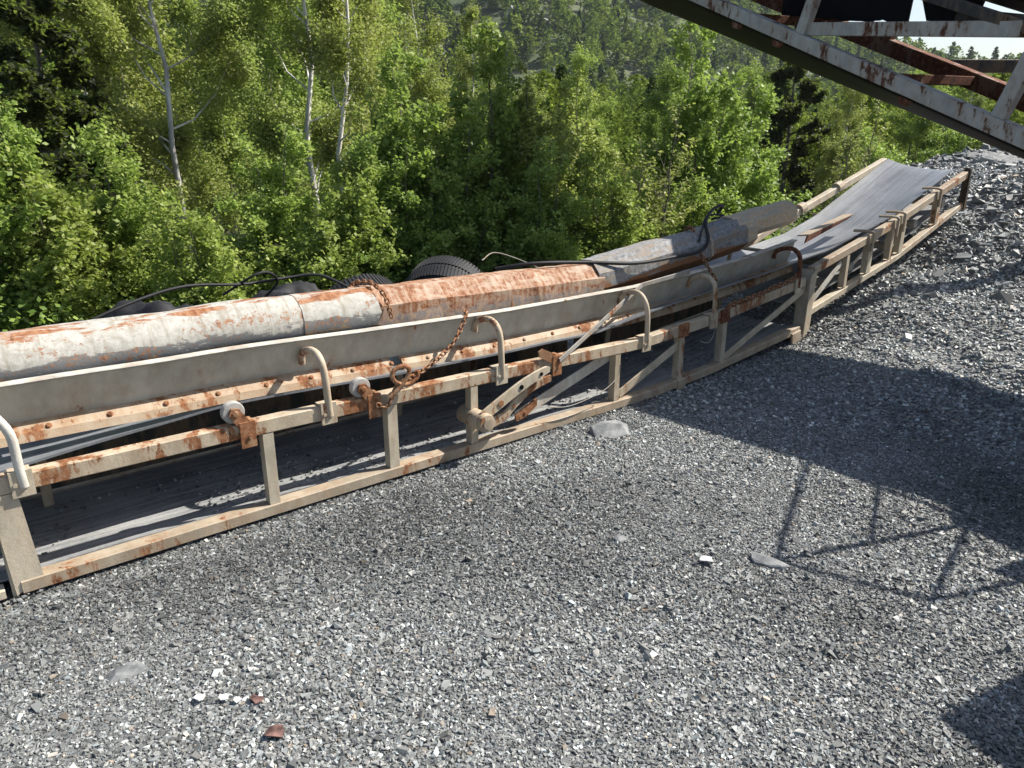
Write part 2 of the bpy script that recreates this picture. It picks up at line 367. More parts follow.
M['birchbark'] = simple('birch_bark', (0.22, 0.20, 0.18), (0.72, 0.70, 0.66), 7, 0.8, 0.25)
M['bark'] = simple('grey_bark', (0.07, 0.06, 0.045), (0.20, 0.18, 0.14), 12, 0.9, 0.3)
M['rock'] = simple('slate_rock', (0.10, 0.105, 0.11), (0.26, 0.265, 0.26), 14, 0.7)
M['rockpale'] = simple('pale_rock', (0.34, 0.34, 0.33), (0.58, 0.57, 0.54), 12, 0.8)
M['scrap'] = simple('white_plastic', (0.5, 0.5, 0.48), (0.72, 0.71, 0.68), 12, 0.55)
M['cloth'] = simple('brown_rag', (0.05, 0.025, 0.02), (0.22, 0.12, 0.10), 20, 0.9)

# ------------------------------------------------------------------ ground, forest floor, hill
def axis_pts(a, b, fine, coarse, lo, hi):
    out = list(np.arange(a, b + 1e-6, fine)); x = b; st = fine
    while x < hi: st *= coarse; x += st; out.append(x)
    x = a; st = fine; pre = []
    while x > lo: st *= coarse; x -= st; pre.append(x)
    return np.array(pre[::-1] + out)
def sheet(name, xs, ys, fn, mat, label_kind='structure', keep=None):
    X, Y = np.meshgrid(xs, ys, indexing='ij'); Z = fn(X, Y); V = np.stack([X, Y, Z], -1).reshape(-1, 3)
    nx, ny = len(xs), len(ys); i, j = np.meshgrid(np.arange(nx - 1), np.arange(ny - 1), indexing='ij')
    q = np.stack([i * ny + j, (i + 1) * ny + j, (i + 1) * ny + j + 1, i * ny + j + 1], -1).reshape(-1, 4)
    if keep is not None: q = q[keep(V[q].mean(1))]
    o = mesh_obj(name, V, q, mat, origin=(0, 0, 0), smooth=True); o['kind'] = label_kind; return o
def keep_pad(c):
    s, w = SW(c[:, 0], c[:, 1]); return w < edge_w(s) + 2.5
sheet('gravel_ground', axis_pts(-4, 8, 0.05, 1.18, -60, 60), axis_pts(0.5, 13, 0.05, 1.18, -60, 30), G, M['gravel'], keep=keep_pad)
def keep_forest(c):
    s, w = SW(c[:, 0], c[:, 1]); return w > edge_w(s) + 0.05
sheet('forest_floor', axis_pts(-12, 20, 0.4, 1.15, -700, 700), axis_pts(2, 30, 0.4, 1.15, -10, 900), lambda x, y: F(x, y), M['floor'], keep=keep_forest)
sheet('hill', np.linspace(-420, 480, 150), np.linspace(80, 560, 90), HILL, M['hill'], keep=lambda c: np.hypot(c[:, 0], c[:, 1]) > 92)

rng = np.random.default_rng(7)
CUBE = np.array([[x, y, z] for x in (-1, 1) for y in (-1, 1) for z in (-1, 1)], float)
CF = np.array([[0, 1, 3, 2], [4, 6, 7, 5], [0, 4, 5, 1], [2, 3, 7, 6], [0, 2, 6, 4], [1, 5, 7, 3]])
def rot_from_quat(q):
    q = q / np.linalg.norm(q, axis=1, keepdims=True); w, x, y, z = q.T
    return np.stack([np.stack([1 - 2 * (y * y + z * z), 2 * (x * y - z * w), 2 * (x * z + y * w)], -1),
                     np.stack([2 * (x * y + z * w), 1 - 2 * (x * x + z * z), 2 * (y * z - x * w)], -1),
                     np.stack([2 * (x * z - y * w), 2 * (y * z + x * w), 1 - 2 * (x * x + y * y)], -1)], 1)
def stones(name, P, size, tint, mat):
    n = len(P); v = CUBE[None] * 0.5 + rng.uniform(-0.30, 0.30, (n, 8, 3))
    dims = np.stack([rng.uniform(0.85, 1.4, n), rng.uniform(0.6, 1.0, n), rng.uniform(0.4, 0.8, n)], -1) * size[:, None]
    v = v * dims[:, None]
    q = rng.normal(0, 0.42, (n, 4)); q[:, 0] = 1.0; q[:, 3] = rng.normal(0, 3, n)
    v = np.einsum('nij,nkj->nki', rot_from_quat(q), v) + P[:, None]
    f = (CF[None] + (np.arange(n) * 8)[:, None, None]).reshape(-1, 4)
    c = np.repeat(np.concatenate([tint, np.ones((n, 1))], 1), 8, 0)
    return tag(mesh_obj(name, v.reshape(-1, 3), f, mat, origin=(0, 0, 0), color=c), kind='stuff')
def stone_tint(n, lo=0.06, k=0.105, bright=0.04):
    b = lo + rng.gamma(2.0, k / 2, n); br = rng.random(n) < bright * 0.6; b[br] = rng.uniform(0.30, 0.58, br.sum())
    h = rng.normal(0, 1, n)
    t = np.stack([b * (1.0 + 0.03 * h), b * (1.035 - 0.005 * h), b * (1.0 - 0.03 * h)], -1)
    warm = rng.random(n) < 0.015; t[warm] *= np.array([1.25, 1.0, 0.8]); return np.clip(t, 0.02, 0.75)
def scatter(n, r0, r1, a0, a1):
    r = np.sqrt(rng.uniform(r0 * r0, r1 * r1, n)); a = np.radians(rng.uniform(a0, a1, n)); x = r * np.sin(a); y = r * np.cos(a)
    s, w = SW(x, y); ok = (w < edge_w(s) + 0.1) & ~((w > 0.1) & (w < 0.8) & (s > -1) & (s < 4.6)); return x[ok], y[ok]
def damp(x, y):                                      # damp and dusty patches
    return (0.92 + 0.9 * np.clip(fbm(x * 0.9 + 4, y * 1.1, 83, 5), -0.42, 0.30))[:, None]
def clumps(x, y):                                    # coarser and finer drifts
    return fbm(x * 1.7, y * 1.7, 71, 3)
x, y = scatter(270000, 1.15, 4.3, -48, 48); c = clumps(x, y)
sz = rng.uniform(0.004, 0.0112, len(x)) * (1 + 0.6 * c) + (rng.random(len(x)) < 0.012) * rng.uniform(0.004, 0.014, len(x))
t = stone_tint(len(x)) * damp(x, y)
stones('gravel', np.stack([x, y, G(x, y) + sz * 0.12], -1), sz, t, M['stone'])
x, y = scatter(170000, 4.2, 9.5, -46, 48); c = clumps(x, y); s, w = SW(x, y)
sz = rng.uniform(0.008, 0.020, len(x)) * (1 + 0.5 * c) * (1 + 0.25 * np.clip((s - 5) / 2, 0, 1))
stones('gravel', np.stack([x, y, G(x, y) + sz * 0.12], -1), sz, stone_tint(len(x), 0.08, 0.12, 0.05) * damp(x, y) * (1 + 0.3 * np.clip((s - 4.2) / 1.5, 0, 1))[:, None], M['stone'])
x, y = scatter(60000, 4.6, 15, 18, 50); s, w = SW(x, y); ok = (s > 5.0) & (w < 0.0) | (s > 7.4); ok &= rng.random(len(x)) < np.clip((s - 5.6) / 2.0, 0.02, 1) * (0.55 + 1.6 * vnoise(x * 0.9, y * 0.9, 77)); x, y = x[ok], y[ok]
sz = 0.014 + rng.gamma(1.2, 0.013, len(x)); sz = np.minimum(sz, 0.075)
stones('rubble', np.stack([x, y, G(x, y) + sz * 0.12], -1), sz, stone_tint(len(x), 0.07, 0.11, 0.05), M['stone'])

n = 9000; s = rng.uniform(-0.9, 5.0, n); w = -0.035 + 0.06 * rng.random(n) ** 1.5 * np.sign(rng.random(n) - 0.75) - 0.05 * rng.random(n); P = A0[None] + DS[None] * s[:, None] + DW[None] * w[:, None]
sz = rng.uniform(0.006, 0.016, n); z = G(P[:, 0], P[:, 1]) + 0.018 * rng.random(n) * np.clip(1 - np.abs(w + 0.01) / 0.06, 0, 1) * (0.4 + vnoise(s * 4, s * 0, 14) * 1.5)
stones('gravel', np.stack([P[:, 0], P[:, 1], z], -1), sz, stone_tint(n), M['stone'])

n = 2600; s = rng.uniform(-0.8, 4.7, n); w = 0.085 + 0.5 * rng.random(n) ** 2.2; P = A0[None] + DS[None] * s[:, None] + DW[None] * w[:, None]
zb = np.interp(s, [-0.9, 0.0, 1.0, 2.4, 3.3, 3.9, 4.87], [0.02, 0.018, 0.017, 0.012, 0.008, 0.047, 0.155]) + 0.045 - 0.004
keep_ = vnoise(s * 2.3, w * 3, 17) > -0.12; P = P[keep_]; zb = zb[keep_]
stones('gravel_spill', np.stack([P[:, 0], P[:, 1], zb], -1), rng.uniform(0.004, 0.013, len(P)), stone_tint(len(P)), M['stone'])

# ------------------------------------------------------------------ the folded conveyor
RTs = [-0.9, 0.0, 1.0, 2.2, 3.2, 3.9, 4.87]; RTz = [0.47, 0.463, 0.450, 0.424, 0.398, 0.440, 0.553]
RBs = [-0.9, 0.0, 1.0, 2.4, 3.3, 3.9, 4.87]; RBz = [0.02, 0.018, 0.017, 0.012, 0.008, 0.047, 0.155]
T2s = [4.96, 6.0, 7.26]; T2z = [0.615, 0.842, 1.190]
B2s = [4.96, 6.2, 7.26]; B2z = [0.255, 0.535, 0.880]
def ztop(s): return float(np.interp(s, RTs, RTz)) if s < 4.9 else float(np.interp(s, T2s, T2z))
def zbot(s): return float(np.interp(s, RBs, RBz)) if s < 4.9 else float(np.interp(s, B2s, B2z))
conv = thing('conveyor', L(3.2, 0.39, 0.0), 'long low folded conveyor with cream rusty lattice frame and grey belt lying across the gravel', 'conveyor')
def spl(ss, fn, w, off, n=None):
    return [L(s, w, fn(s) + off) for s in ss]
CW = 0.055; TH = 0.062; BH = 0.050
for w0, nm in ((0.0, ''), (0.78, '')):
    sg = 1 if w0 == 0 else -1; wc = w0 + sg * CW / 2
    ss = [s for s in np.linspace(-0.9, 4.87, 40)]
    MB().sweep(spl(ss, ztop, wc, -TH / 2), rect(CW, TH), DW).build('top_rail', M['cream_rusty'], conv)
    ssb = [s for s in np.linspace(0.02, 4.87, 36)]
    MB().sweep(spl(ssb, zbot, wc, BH / 2), rect(CW + .01, BH), DW).build('bottom_rail', M['tan'], conv)
    MB().sweep([L(-0.9, wc, 0.035), L(-0.03, wc, 0.035)], rect(CW, 0.036), DW).build('bottom_rail', M['cream'], conv)
    ss2 = np.linspace(4.97, 7.24, 14)
    MB().sweep([L(q, wc, ztop(q) - 0.03 + (0.0 if w0 == 0 else 0.085 * min(1, (q - 4.97) / 0.9))) for q in ss2], rect(CW, 0.056), DW).build('top_rail', M['tan'] if w0 == 0 else M['cream'], conv)
    MB().sweep(spl(ss2, zbot, wc, 0.024), rect(CW, 0.046), DW).build('bottom_rail', M['cream'] if w0 == 0 else M['tan'], conv)
def post(s, wd, w0=0.0, mat='cream', th=0.008, deep=0.05):
    sg = 1 if w0 == 0 else -1; zb = zbot(s) + BH + 0.001; zt = ztop(s) - TH - 0.001
    m = MB()
    m.plate([L(s - wd / 2, w0 + sg * 0.006, zb), L(s + wd / 2, w0 + sg * 0.006, zb), L(s + wd / 2, w0 + sg * 0.006, zt), L(s - wd / 2, w0 + sg * 0.006, zt)], DW, th)
    m.plate([L(s - wd / 2 + th / 2, w0 + sg * 0.0105, zb), L(s - wd / 2 + th / 2, w0 + sg * deep, zb), L(s - wd / 2 + th / 2, w0 + sg * deep, zt), L(s - wd / 2 + th / 2, w0 + sg * 0.0105, zt)], DS, th)
    return m.build('post', M[mat], conv)
for s, wd in ((0.95, 0.045), (1.53, 0.05), (1.99, 0.042), (3.0, 0.04), (3.56, 0.042), (3.98, 0.042)): post(s, wd)
for s in (0.5, 1.53, 2.5, 3.56, 4.5): post(s, 0.045, 0.78)
for s, wd in ((5.42, 0.035), (5.74, 0.06), (6.06, 0.035), (6.22, 0.055), (6.78, 0.05)): post(s, wd, mat='cream')
for s in (5.5, 6.2, 6.8): post(s, 0.05, 0.78, 'tan')
# heavy left end post, hinge post, far end plate
m = MB(); m.plate([L(0.0, 0.004, 0.017), L(0.09, 0.004, 0.069), L(0.068, 0.004, 0.40), L(-0.015, 0.004, 0.40)], DW, 0.010)
m.plate([L(-0.006, 0.01, 0.0), L(-0.006, 0.13, 0.0), L(-0.006, 0.13, 0.40), L(-0.006, 0.01, 0.40)], DS, 0.009); m.build('end_post', M['cream'], conv)
m = MB(); m.plate([L(4.895, -0.012, 0.11), L(4.965, -0.012, 0.17), L(4.975, -0.012, 0.60), L(4.905, -0.012, 0.565)], DW, 0.012)
m.plate([L(4.93, -0.005, 0.13), L(4.93, 0.09, 0.13), L(4.93, 0.09, 0.60), L(4.93, -0.005, 0.60)], DS, 0.010); m.build('hinge_post', M['cream'], conv)
m = MB(); m.plate([L(7.265, -0.004, 0.86), L(7.265, 0.05, 0.86), L(7.265, 0.05, 1.21), L(7.265, -0.004, 1.21)], DS, 0.012)
m.plate([L(7.24, -0.008, 0.85), L(7.272, -0.008, 0.86), L(7.272, -0.008, 1.21), L(7.24, -0.008, 1.20)], DW, 0.010); m.build('end_plate', M['dark'], conv)
# diagonals
def diag(s0, z0, s1, z1, wd, w, mat, bend=0):
    p = L(s0, w, z0); q = L(s1, w, z1); MB().sweep([p, (p + q) / 2 + UP * bend, q], rect(0.008, wd, .001), DW).build('diagonal_brace', M[mat], conv)
diag(2.30, 0.115, 2.99, 0.325, 0.062, 0.060, 'pale')
diag(3.04, 0.085, 3.60, 0.315, 0.052, 0.022, 'cream')
diag(4.00, 0.115, 4.92, 0.470, 0.048, 0.022, 'cream')
diag(4.98, 0.33, 5.36, 0.60, 0.045, 0.024, 'pale')
diag(5.5, 0.45, 6.15, 0.80, 0.03, 0.10, 'pale')
# cross members + return rollers
for s in (0.3, 1.55, 2.6, 3.6, 4.6): MB().beam(L(s, CW + .006, zbot(s) + 0.012), L(s, 0.78 - CW - .006, zbot(s) + 0.012), 0.03, 0.02).build('cross_member', M['tan'], conv)
for s in (5.25, 5.6, 6.1, 6.55, 7.0):
    z = zbot(s) + 0.14; MB().lathe(L(s, 0.06, z), DW, [(0, 0.012), (0.005, 0.034), (0.655, 0.034), (0.66, 0.012)], 16).build('return_roller', M['zinc'], conv, smooth=True)
for a_, b_ in ((-0.9, 3.27), (3.33, 4.85)):  # added dark sheet, stands in for the shade beneath the belt
    MB().plate([L(a_, 0.722, zbot(a_) + 0.06), L(b_, 0.722, zbot(b_) + 0.06), L(b_, 0.722, ztop(b_) - 0.02 + (0.07 if b_ > 4 else 0)), L(a_, 0.722, ztop(a_) - 0.02)], DW, 0.006).build('shade_plate', M['dark'], conv)
# belts
def belt_sheet(name, ss, near, far, sag, mat, nw=14, th=0.010, wob=0.0):
    V = []; UV = []; n = len(ss)
    for s in ss:
        a = np.array(near(s)); b = np.array(far(s)); g = sag(s)
        for k in range(nw):
            t = k / (nw - 1); w, z = a * (1 - t) + b * t
            prof = 1 - abs(2 * t - 1) ** 2.4
            z = z - g * prof + wob * float(vnoise(s * 3.1, t * 5 + 3, 88))
            V.append(L(s, w, z))
    top = np.array(V); bot = top - UP * th; VV = np.vstack([top, bot]); F_ = []; U = []
    N0 = n * nw
    for i in range(n - 1):
        for k in range(nw - 1):
            q = (i * nw + k, (i + 1) * nw + k, (i + 1) * nw + k + 1, i * nw + k + 1)
            F_.append(q); U += [(ss[i], k / nw), (ss[i + 1], k / nw), (ss[i + 1], (k + 1) / nw), (ss[i], (k + 1) / nw)]
            F_.append(tuple(N0 + a for a in reversed(q))); U += [(0, 0)] * 4
        for k, fl in ((0, 1), (nw - 1, 0)):
            q = (i * nw + k, i * nw + k + N0, (i + 1) * nw + k + N0, (i + 1) * nw + k); F_.append(q if fl else q[::-1]); U += [(ss[i], 0)] * 4
    for i in (0, n - 1):
        for k in range(nw - 1):
            F_.append((i * nw + k, i * nw + k + 1, i * nw + k + 1 + N0, i * nw + k + N0)); U += [(0, 0)] * 4
    o = mesh_obj(name, VV, F_, mat, conv, uv=U); o.data.polygons.foreach_set('use_smooth', [True] * len(F_)); o.data.set_sharp_from_angle(angle=R(50)); return o
nz = lambda s: float(np.interp(s, [-0.9, 0.04, 0.8, 1.6, 2.9, 3.97, 4.65, 5.24, 6.19, 6.62, 7.13], [0.43, 0.452, 0.505, 0.49, 0.47, 0.565, 0.63, 0.70, 0.875, 1.025, 1.20]))
fz = lambda s: float(np.interp(s, [-0.9, 3.0, 4.5, 5.67, 6.12, 7.27], [0.50, 0.48, 0.56, 0.71, 0.83, 1.265]))
belt_sheet('belt', list(np.linspace(-0.9, 7.25, 90)), lambda s: (0.10 + 0.02 * math.sin(s * 2.1) - 0.03 * min(1, max(0, s - 5.5)), nz(s)), lambda s: (0.72, fz(s)), lambda s: 0.05 + 0.03 * min(1, max(0, (s - 4) / 2)) - 0.045 * min(1, max(0, (s - 6.2))), M['belt'], wob=0.012)
belt_sheet('lower_belt', list(np.linspace(-0.9, 4.85, 50)), lambda s: (0.068, zbot(s) + 0.045), lambda s: (0.71, zbot(s) + 0.045), lambda s: 0.012, M['deck'], wob=0.012)
belt_sheet('lower_belt', list(np.linspace(4.98, 7.2, 24)), lambda s: (0.075, zbot(s) + 0.09), lambda s: (0.70, zbot(s) + 0.09), lambda s: 0.03, M['deck'], wob=0.01)
# hoop brackets
def hoop(s, h=0.215, reach=0.20, lean=0.0, mat='cream_rusty', ds=0.0, droop=0.05):
    zt = ztop(s); c = [L(s + 0.008, -0.006, zt - 0.045), L(s + .004, -0.006, zt + 0.03), L(s, -0.005, zt + h * 0.55), L(s - 0.004 + ds, 0.006, zt + h * 0.84), L(s + ds - .006, 0.05, zt + h),
                       L(s + ds - 0.01, 0.115, zt + h * 1.0), L(s + ds - 0.01, reach - 0.015, zt + h * 0.86), L(s + ds - 0.01, reach, zt + h * 0.86 - droop)]
    o = MB().tube(curve_pts(c, 28), 0.0155, 10).build('hoop', M[mat], conv, smooth=True)
    m = MB(); zc = zt - TH / 2
    for (a, b, cz, dz, cw, dw) in ((s - 0.032, s + 0.038, zc, TH + 0.036, -0.008, 0.009),):
        m.sweep([L(a, cw, cz), L(b, cw, cz)], rect(dw, dz, .002), DW)
    m.sweep([L(s - 0.03, 0.02, zt + 0.006), L(s + 0.036, 0.02, zt + 0.006)], rect(0.062, 0.009, .002), DW)
    m.lathe(L(s - 0.018, -0.013, zc), -DW, [(0, 0.008), (0.006, 0.008)], 6)
    m.build('clamp', M['cream'] if mat != 'rust' else M['rust'], conv)
hoop(0.085, 0.27, 0.17, mat='pale', ds=-0.03); hoop(1.215, 0.225); hoop(2.15, 0.235); hoop(3.22, 0.255, ds=-0.01); hoop(3.84, 0.235); hoop(4.76, 0.215, mat='darkrust')
# roller hangers
def hanger(s, sroll, zroll, big=True):
    zt = ztop(s); m = MB(); w = -0.010
    m.sweep([L(s - 0.03, w, zt - TH / 2 - 0.012), L(s + 0.032, w, zt - TH / 2 - 0.012)], rect(0.010, TH + 0.05, .002), DW)
    m.sweep([L(s - 0.03, 0.02, zt + 0.006), L(s + 0.032, 0.02, zt + 0.006)], rect(0.066, 0.009, .002), DW)
    p = L(s, w + 0.003, zt - 0.015); q = L(sroll, w + 0.006, zroll)
    t = unit(q - p); sd_ = unit(np.cross(t, DW)); m.plate([p - sd_ * 0.026, p + sd_ * 0.026, q + sd_ * 0.024 + t * .008, q + t * 0.026, q - sd_ * 0.024 + t * .008], DW, 0.011)
    m.lathe(L(s + 0.008, w - 0.004, zt - TH / 2 - 0.02), -DW, [(0, 0.009), (0.008, 0.009)], 6)
    h = m.build('roller_hanger', M['rust'], conv)
    if big:
        MB().lathe(q + DW * 0.008, DW, [(0, 0.020), (0.002, 0.042), (0.006, 0.045), (0.03, 0.045), (0.034, 0.041), (0.036, 0.015)], 28).build('guide_roller', M['white'], h, smooth=True)
        MB().lathe(q - DW * 0.004, -DW, [(0, 0.014), (0.010, 0.014), (0.012, 0.009)], 6).build('bolt', M['rust'], h)
hanger(0.865, 0.825, 0.505); hanger(1.435, 1.385, 0.488); hanger(2.52, 2.42, 0.455, False)
# pivot tube and lever plates
MB().lathe(L(1.985, -0.115, 0.205), DW, [(0, 0.030), (0.002, 0.044), (0.012, 0.047), (0.20, 0.047), (0.21, 0.04)], 24).build('pivot_tube', M['cream_rusty'], conv, smooth=True)
m = MB(); m.lathe(L(1.985, -0.1165, 0.205), -DW, [(0, 0.027), (0.004, 0.027), (0.005, 0.01)], 20); m.build('pivot_pin', M['tan'], conv, smooth=True)
MB().beam(L(2.0, 0.062, 0.13), L(2.0, 0.062, 0.38), 0.05, 0.02).build('pivot_bracket', M['tan'], conv)
MB().beam(L(1.78, 0.0, 0.17), L(1.78, 0.0, 0.385), 0.012, 0.022).build('pivot_bracket', M['rust'], conv)
def lever(w, pts, holes, mat):
    top = curve_pts([L(s, w, z + h) for s, z, h in pts], 20); bot = curve_pts([L(s, w, z - h) for s, z, h in pts], 20)
    o = MB().plate(top + bot[::-1], DW, 0.014).build('lever_plate', M[mat], conv)
    for (s, z, r, mt) in holes: MB().lathe(L(s, w - 0.0075, z), -DW, [(0, r), (0.0035, r), (0.004, r * .8)], 14).build('pin', M[mt], o)  # rust pins, plus black discs painted in for the dark of open holes
lever(-0.075, [(1.97, 0.225, 0.030), (2.10, 0.285, 0.030), (2.24, 0.345, 0.028), (2.37, 0.385, 0.022), (2.41, 0.39, 0.012)], [(2.09, 0.278, 0.017, 'rust'), (2.22, 0.335, 0.013, 'beltdark'), (2.35, 0.378, 0.010, 'beltdark')], 'cream')
lever(-0.040, [(2.02, 0.165, 0.026), (2.14, 0.185, 0.024), (2.22, 0.245, 0.025), (2.33, 0.305, 0.024), (2.45, 0.325, 0.016)], [(2.20, 0.228, 0.010, 'rust')], 'cream_rusty')
lever(-0.010, [(2.24, 0.14, 0.014), (2.30, 0.16, 0.024), (2.38, 0.20, 0.018)], [(2.30, 0.16, 0.010, 'rust')], 'rust')
# hook plates over section-two rail
for s in (5.72, 6.08, 6.18, 6.74):
    zt = ztop(s); m = MB(); m.tube(curve_pts([L(s, -0.012, zt - 0.13), L(s, -0.012, zt - 0.02), L(s - 0.005, -0.008, zt + 0.014), L(s - 0.03, 0.04, zt + 0.022), L(s - 0.06, 0.12, zt + 0.02)], 16), 0.011, 6)
    m.sweep([L(s - 0.05, -0.006, zt - 0.035), L(s + 0.03, -0.006, zt - 0.02)], rect(0.012, 0.07, .002), DW); m.build('idler_bracket', M['tan'], conv)
for s in (5.95, 6.5):
    zt = ztop(s) + 0.085; m = MB(); m.lathe(L(s - 0.05, 0.75, zt - 0.03), DS + UP * 0.3, [(0, 0.045), (0.07, 0.045)], 10); m.build('clamp', M['tan'], conv)
MB().sweep([L(4.86, -0.012, 0.13), L(4.76, -0.012, 0.115)], rect(0.016, 0.10, .003), DW).build('hinge_plate', M['tan'], conv)
MB().sweep([L(3.53, -0.006, 0.035), L(3.60, -0.006, 0.035)], rect(0.016, 0.075, .003), DW).build('hinge_plate', M['tan'], conv); m = MB(); m.sweep([L(3.52, -0.006, ztop(3.56) - .03), L(3.60, -0.006, ztop(3.56) - .028)], rect(0.016, 0.085, .003), DW); m.build('hinge_plate', M['rust'], conv)
m = MB(); m.sweep([L(3.92, -0.006, ztop(3.95) - .03), L(4.0, -0.006, ztop(3.98) - .025)], rect(0.016, 0.09, .003), DW); m.build('hinge_plate', M['darkrust'], conv)
# slack wires on the frame
for pts in ([(2.40, -0.02, 0.17), (2.6, -0.03, 0.13), (2.85, -0.03, 0.16), (2.98, -0.02, 0.22), (3.0, -0.01, 0.28)], [(3.85, -0.02, 0.42), (3.83, -0.03, 0.34), (3.78, -0.03, 0.28), (3.7, -0.02, 0.30)]):
    MB().tube(curve_pts([L(*p) for p in pts], 24), 0.0025, 5).build('wire', M['zinc'], conv)

# ------------------------------------------------------------------ skirt board (folded channel) on the conveyor
ck = [(-0.9, 0.735), (0.1, 0.725), (1.0, 0.705), (2.29, 0.655), (3.3, 0.655), (3.72, 0.668), (4.4, 0.715), (4.98, 0.78)]
cz = lambda s: float(np.interp(s, [a for a, b in ck], [b for a, b in ck]))
skirt = thing('skirt_board', L(2, 0.2, 0.45), 'long olive grey skirt board with bolted rusty lower strip under the hoops', 'skirt board')
ss = list(np.linspace(-0.9, 4.98, 50))
hsc = lambda s: 1.0 - 0.12 * max(0, (s - 1) / 4)
def sweepL(name, ss, prof, zf, w, mat, parent, smooth=False, wob=0.0, seed=0):
    V = []; m_ = len(prof); per = [0]; MBx = MB()
    for i in range(m_): per.append(per[-1] + math.dist(prof[i], prof[(i + 1) % m_]))
    path = [L(s, w + wob * float(vnoise(s * 2.7, 0.5, seed)), zf(s) + wob * float(vnoise(s * 3.3, 7.5, seed))) for s in ss]
    return MBx.sweep(path, prof, DW).build(name, mat, parent, smooth=smooth)
web = [(0.0, 0.0), (-0.012, 0.004), (-0.018, -0.002), (-0.004, -0.006), (0.055, -0.160), (0.062, -0.158)]
sweepL('web', ss, web, cz, 0.19, M['grey'], skirt, wob=0.006)
lip = [(-0.018, 0.006), (-0.021, 0.001), (-0.018, -0.0025), (0.02, -0.0005), (0.02, 0.006)]
sweepL('top_lip', ss, [(a - .001, b + 0.004) for a, b in lip], cz, 0.19, M['pale'], skirt, wob=0.006)
strip = [(0.054, -0.158), (0.030, -0.168), (0.008, -0.192), (-0.002, -0.222), (0.008, -0.224), (0.018, -0.198), (0.040, -0.176), (0.060, -0.165)]
for a, b in ((-0.9, 1.66), (1.72, 4.98)): sweepL('bolted_strip', list(np.linspace(a, b, 26)), strip, cz, 0.19, M['strip'], skirt, wob=0.006)
for s in np.arange(-0.6, 4.8, 0.205):
    c = L(s, 0.19 + 0.019 + 0.006 * float(vnoise(s * 2.7, 0.5, 0)), cz(s) - 0.182); nr = unit(-DW * 0.8 + UP * 0.6)
    MB().lathe(c, nr, [(0, 0.012), (0.003, 0.012), (0.0035, 0.008), (0.009, 0.0075), (0.010, 0.004)], 8).build('bolt', M['rust'], skirt)

# ------------------------------------------------------------------ folded trough pieces lying on top
def octo(r, k=8, sq=1.0, rot=0.0):
    return [(-math.sin(2 * math.pi * (j + rot) / k) * r * sq, math.cos(2 * math.pi * (j + rot) / k) * r) for j in range(k)]
def trough(name, s0, s1, zf, w, r, mat, parent=None, wob=0.004, seed=0, sq=1.0, n=40, rot=0.5, k=8, jag=0.0):
    ss = list(np.linspace(s0, s1, n)); o_ = octo(r, k, sq, rot); i_ = octo(r - 0.007, k, sq, rot)
    m = MB(); path = [L(s, w + wob * float(vnoise(s * 2.3, 1.5, seed)), zf(s) + wob * float(vnoise(s * 4.1, 9.5, seed))) for s in ss]
    m.sweep(path, o_, DW, caps=False); n1 = len(m.V); m.sweep(path, i_[::1], DW, caps=False)
    for q in range(len(m.V)):
        qi = q % n1; a_i = ss[qi // k]; j_ = qi % k; d_ = 0.011 * float(vnoise(a_i * 5.5, j_ * 0.45 + 2, seed + 60)) + 0.006 * float(vnoise(a_i * 15, j_ * 0.9, seed + 70))
        c_ = path[qi // k]; v_ = np.array(m.V[q]); m.V[q] = tuple(v_ + unit(v_ - c_) * d_)
    if jag:
        for q in range(k): 
            p = np.array(m.V[n1 - k + q]); dj = DS * jag * (0.5 - ((q * 37) % 10) / 10); m.V[n1 - k + q] = tuple(p + dj); m.V[-k + q] = tuple(np.array(m.V[-k + q]) + dj)
    for base in (0, n1 - k):
        o2 = base + n1
        for j in range(k):
            j2 = (j + 1) % k; m.F.append((base + j, base + j2, o2 + j2, o2 + j)); m.UV += [(0, 0)] * 4
    return m.build(name, M[mat], parent, smooth=k > 10)
tr1 = thing('steel_trough', L(0.4, 0.36, 0.62), 'dented pale whitish folded steel trough with rust blooms, leftmost on the skirt board', 'steel trough', None)
z1 = lambda s: float(np.interp(s, [-0.9, 0.14, 1.1, 1.5], [0.755, 0.748, 0.738, 0.728]))
trough('trough_shell', -0.9, 1.30, z1, 0.365, 0.125, 'trough0', tr1, wob=0.014, seed=3, jag=0.02, k=16)
trough('trough_end_collar', 1.25, 1.62, lambda s: z1(s) - 0.002, 0.365, 0.1295, 'trough4', tr1, wob=0.014, seed=3, jag=0.03, n=10, k=16)
tr2 = thing('steel_trough', L(2.3, 0.36, 0.6), 'orange rusty folded steel trough section right of the pale one with welded seams', 'steel trough', None)
z2 = lambda s: float(np.interp(s, [1.4, 2.43, 3.1], [0.732, 0.700, 0.680]))
trough('trough_shell', 1.55, 3.12, z2, 0.365, 0.125, 'trough1', tr2, wob=0.006, seed=5)
trough('seam_band', 2.42, 2.45, z2, 0.365, 0.1275, 'rust', tr2, wob=0.0, n=3)
tr3 = thing('steel_trough', L(3.9, 0.36, 0.66), 'scuffed bluish grey, shade-darkened folded trough section with pale right end in the shade', 'steel trough', None)
z3 = lambda s: float(np.interp(s, [3.05, 3.2, 4.07, 4.6], [0.706, 0.716, 0.795, 0.862]))
trough('trough_shell', 3.08, 4.50, z3, 0.37, 0.124, 'trough2', tr3, wob=0.008, seed=6)
trough('seam_band', 4.10, 4.125, z3, 0.37, 0.127, 'tan', tr3, wob=0.0, n=3)
tr4 = thing('steel_trough', L(4.8, 0.36, 0.8), 'short tan steel box trough with flat faceted end, rightmost piece beside the belt', 'steel trough', None)
z4 = lambda s: float(np.interp(s, [4.4, 5.15], [0.880, 0.955]))
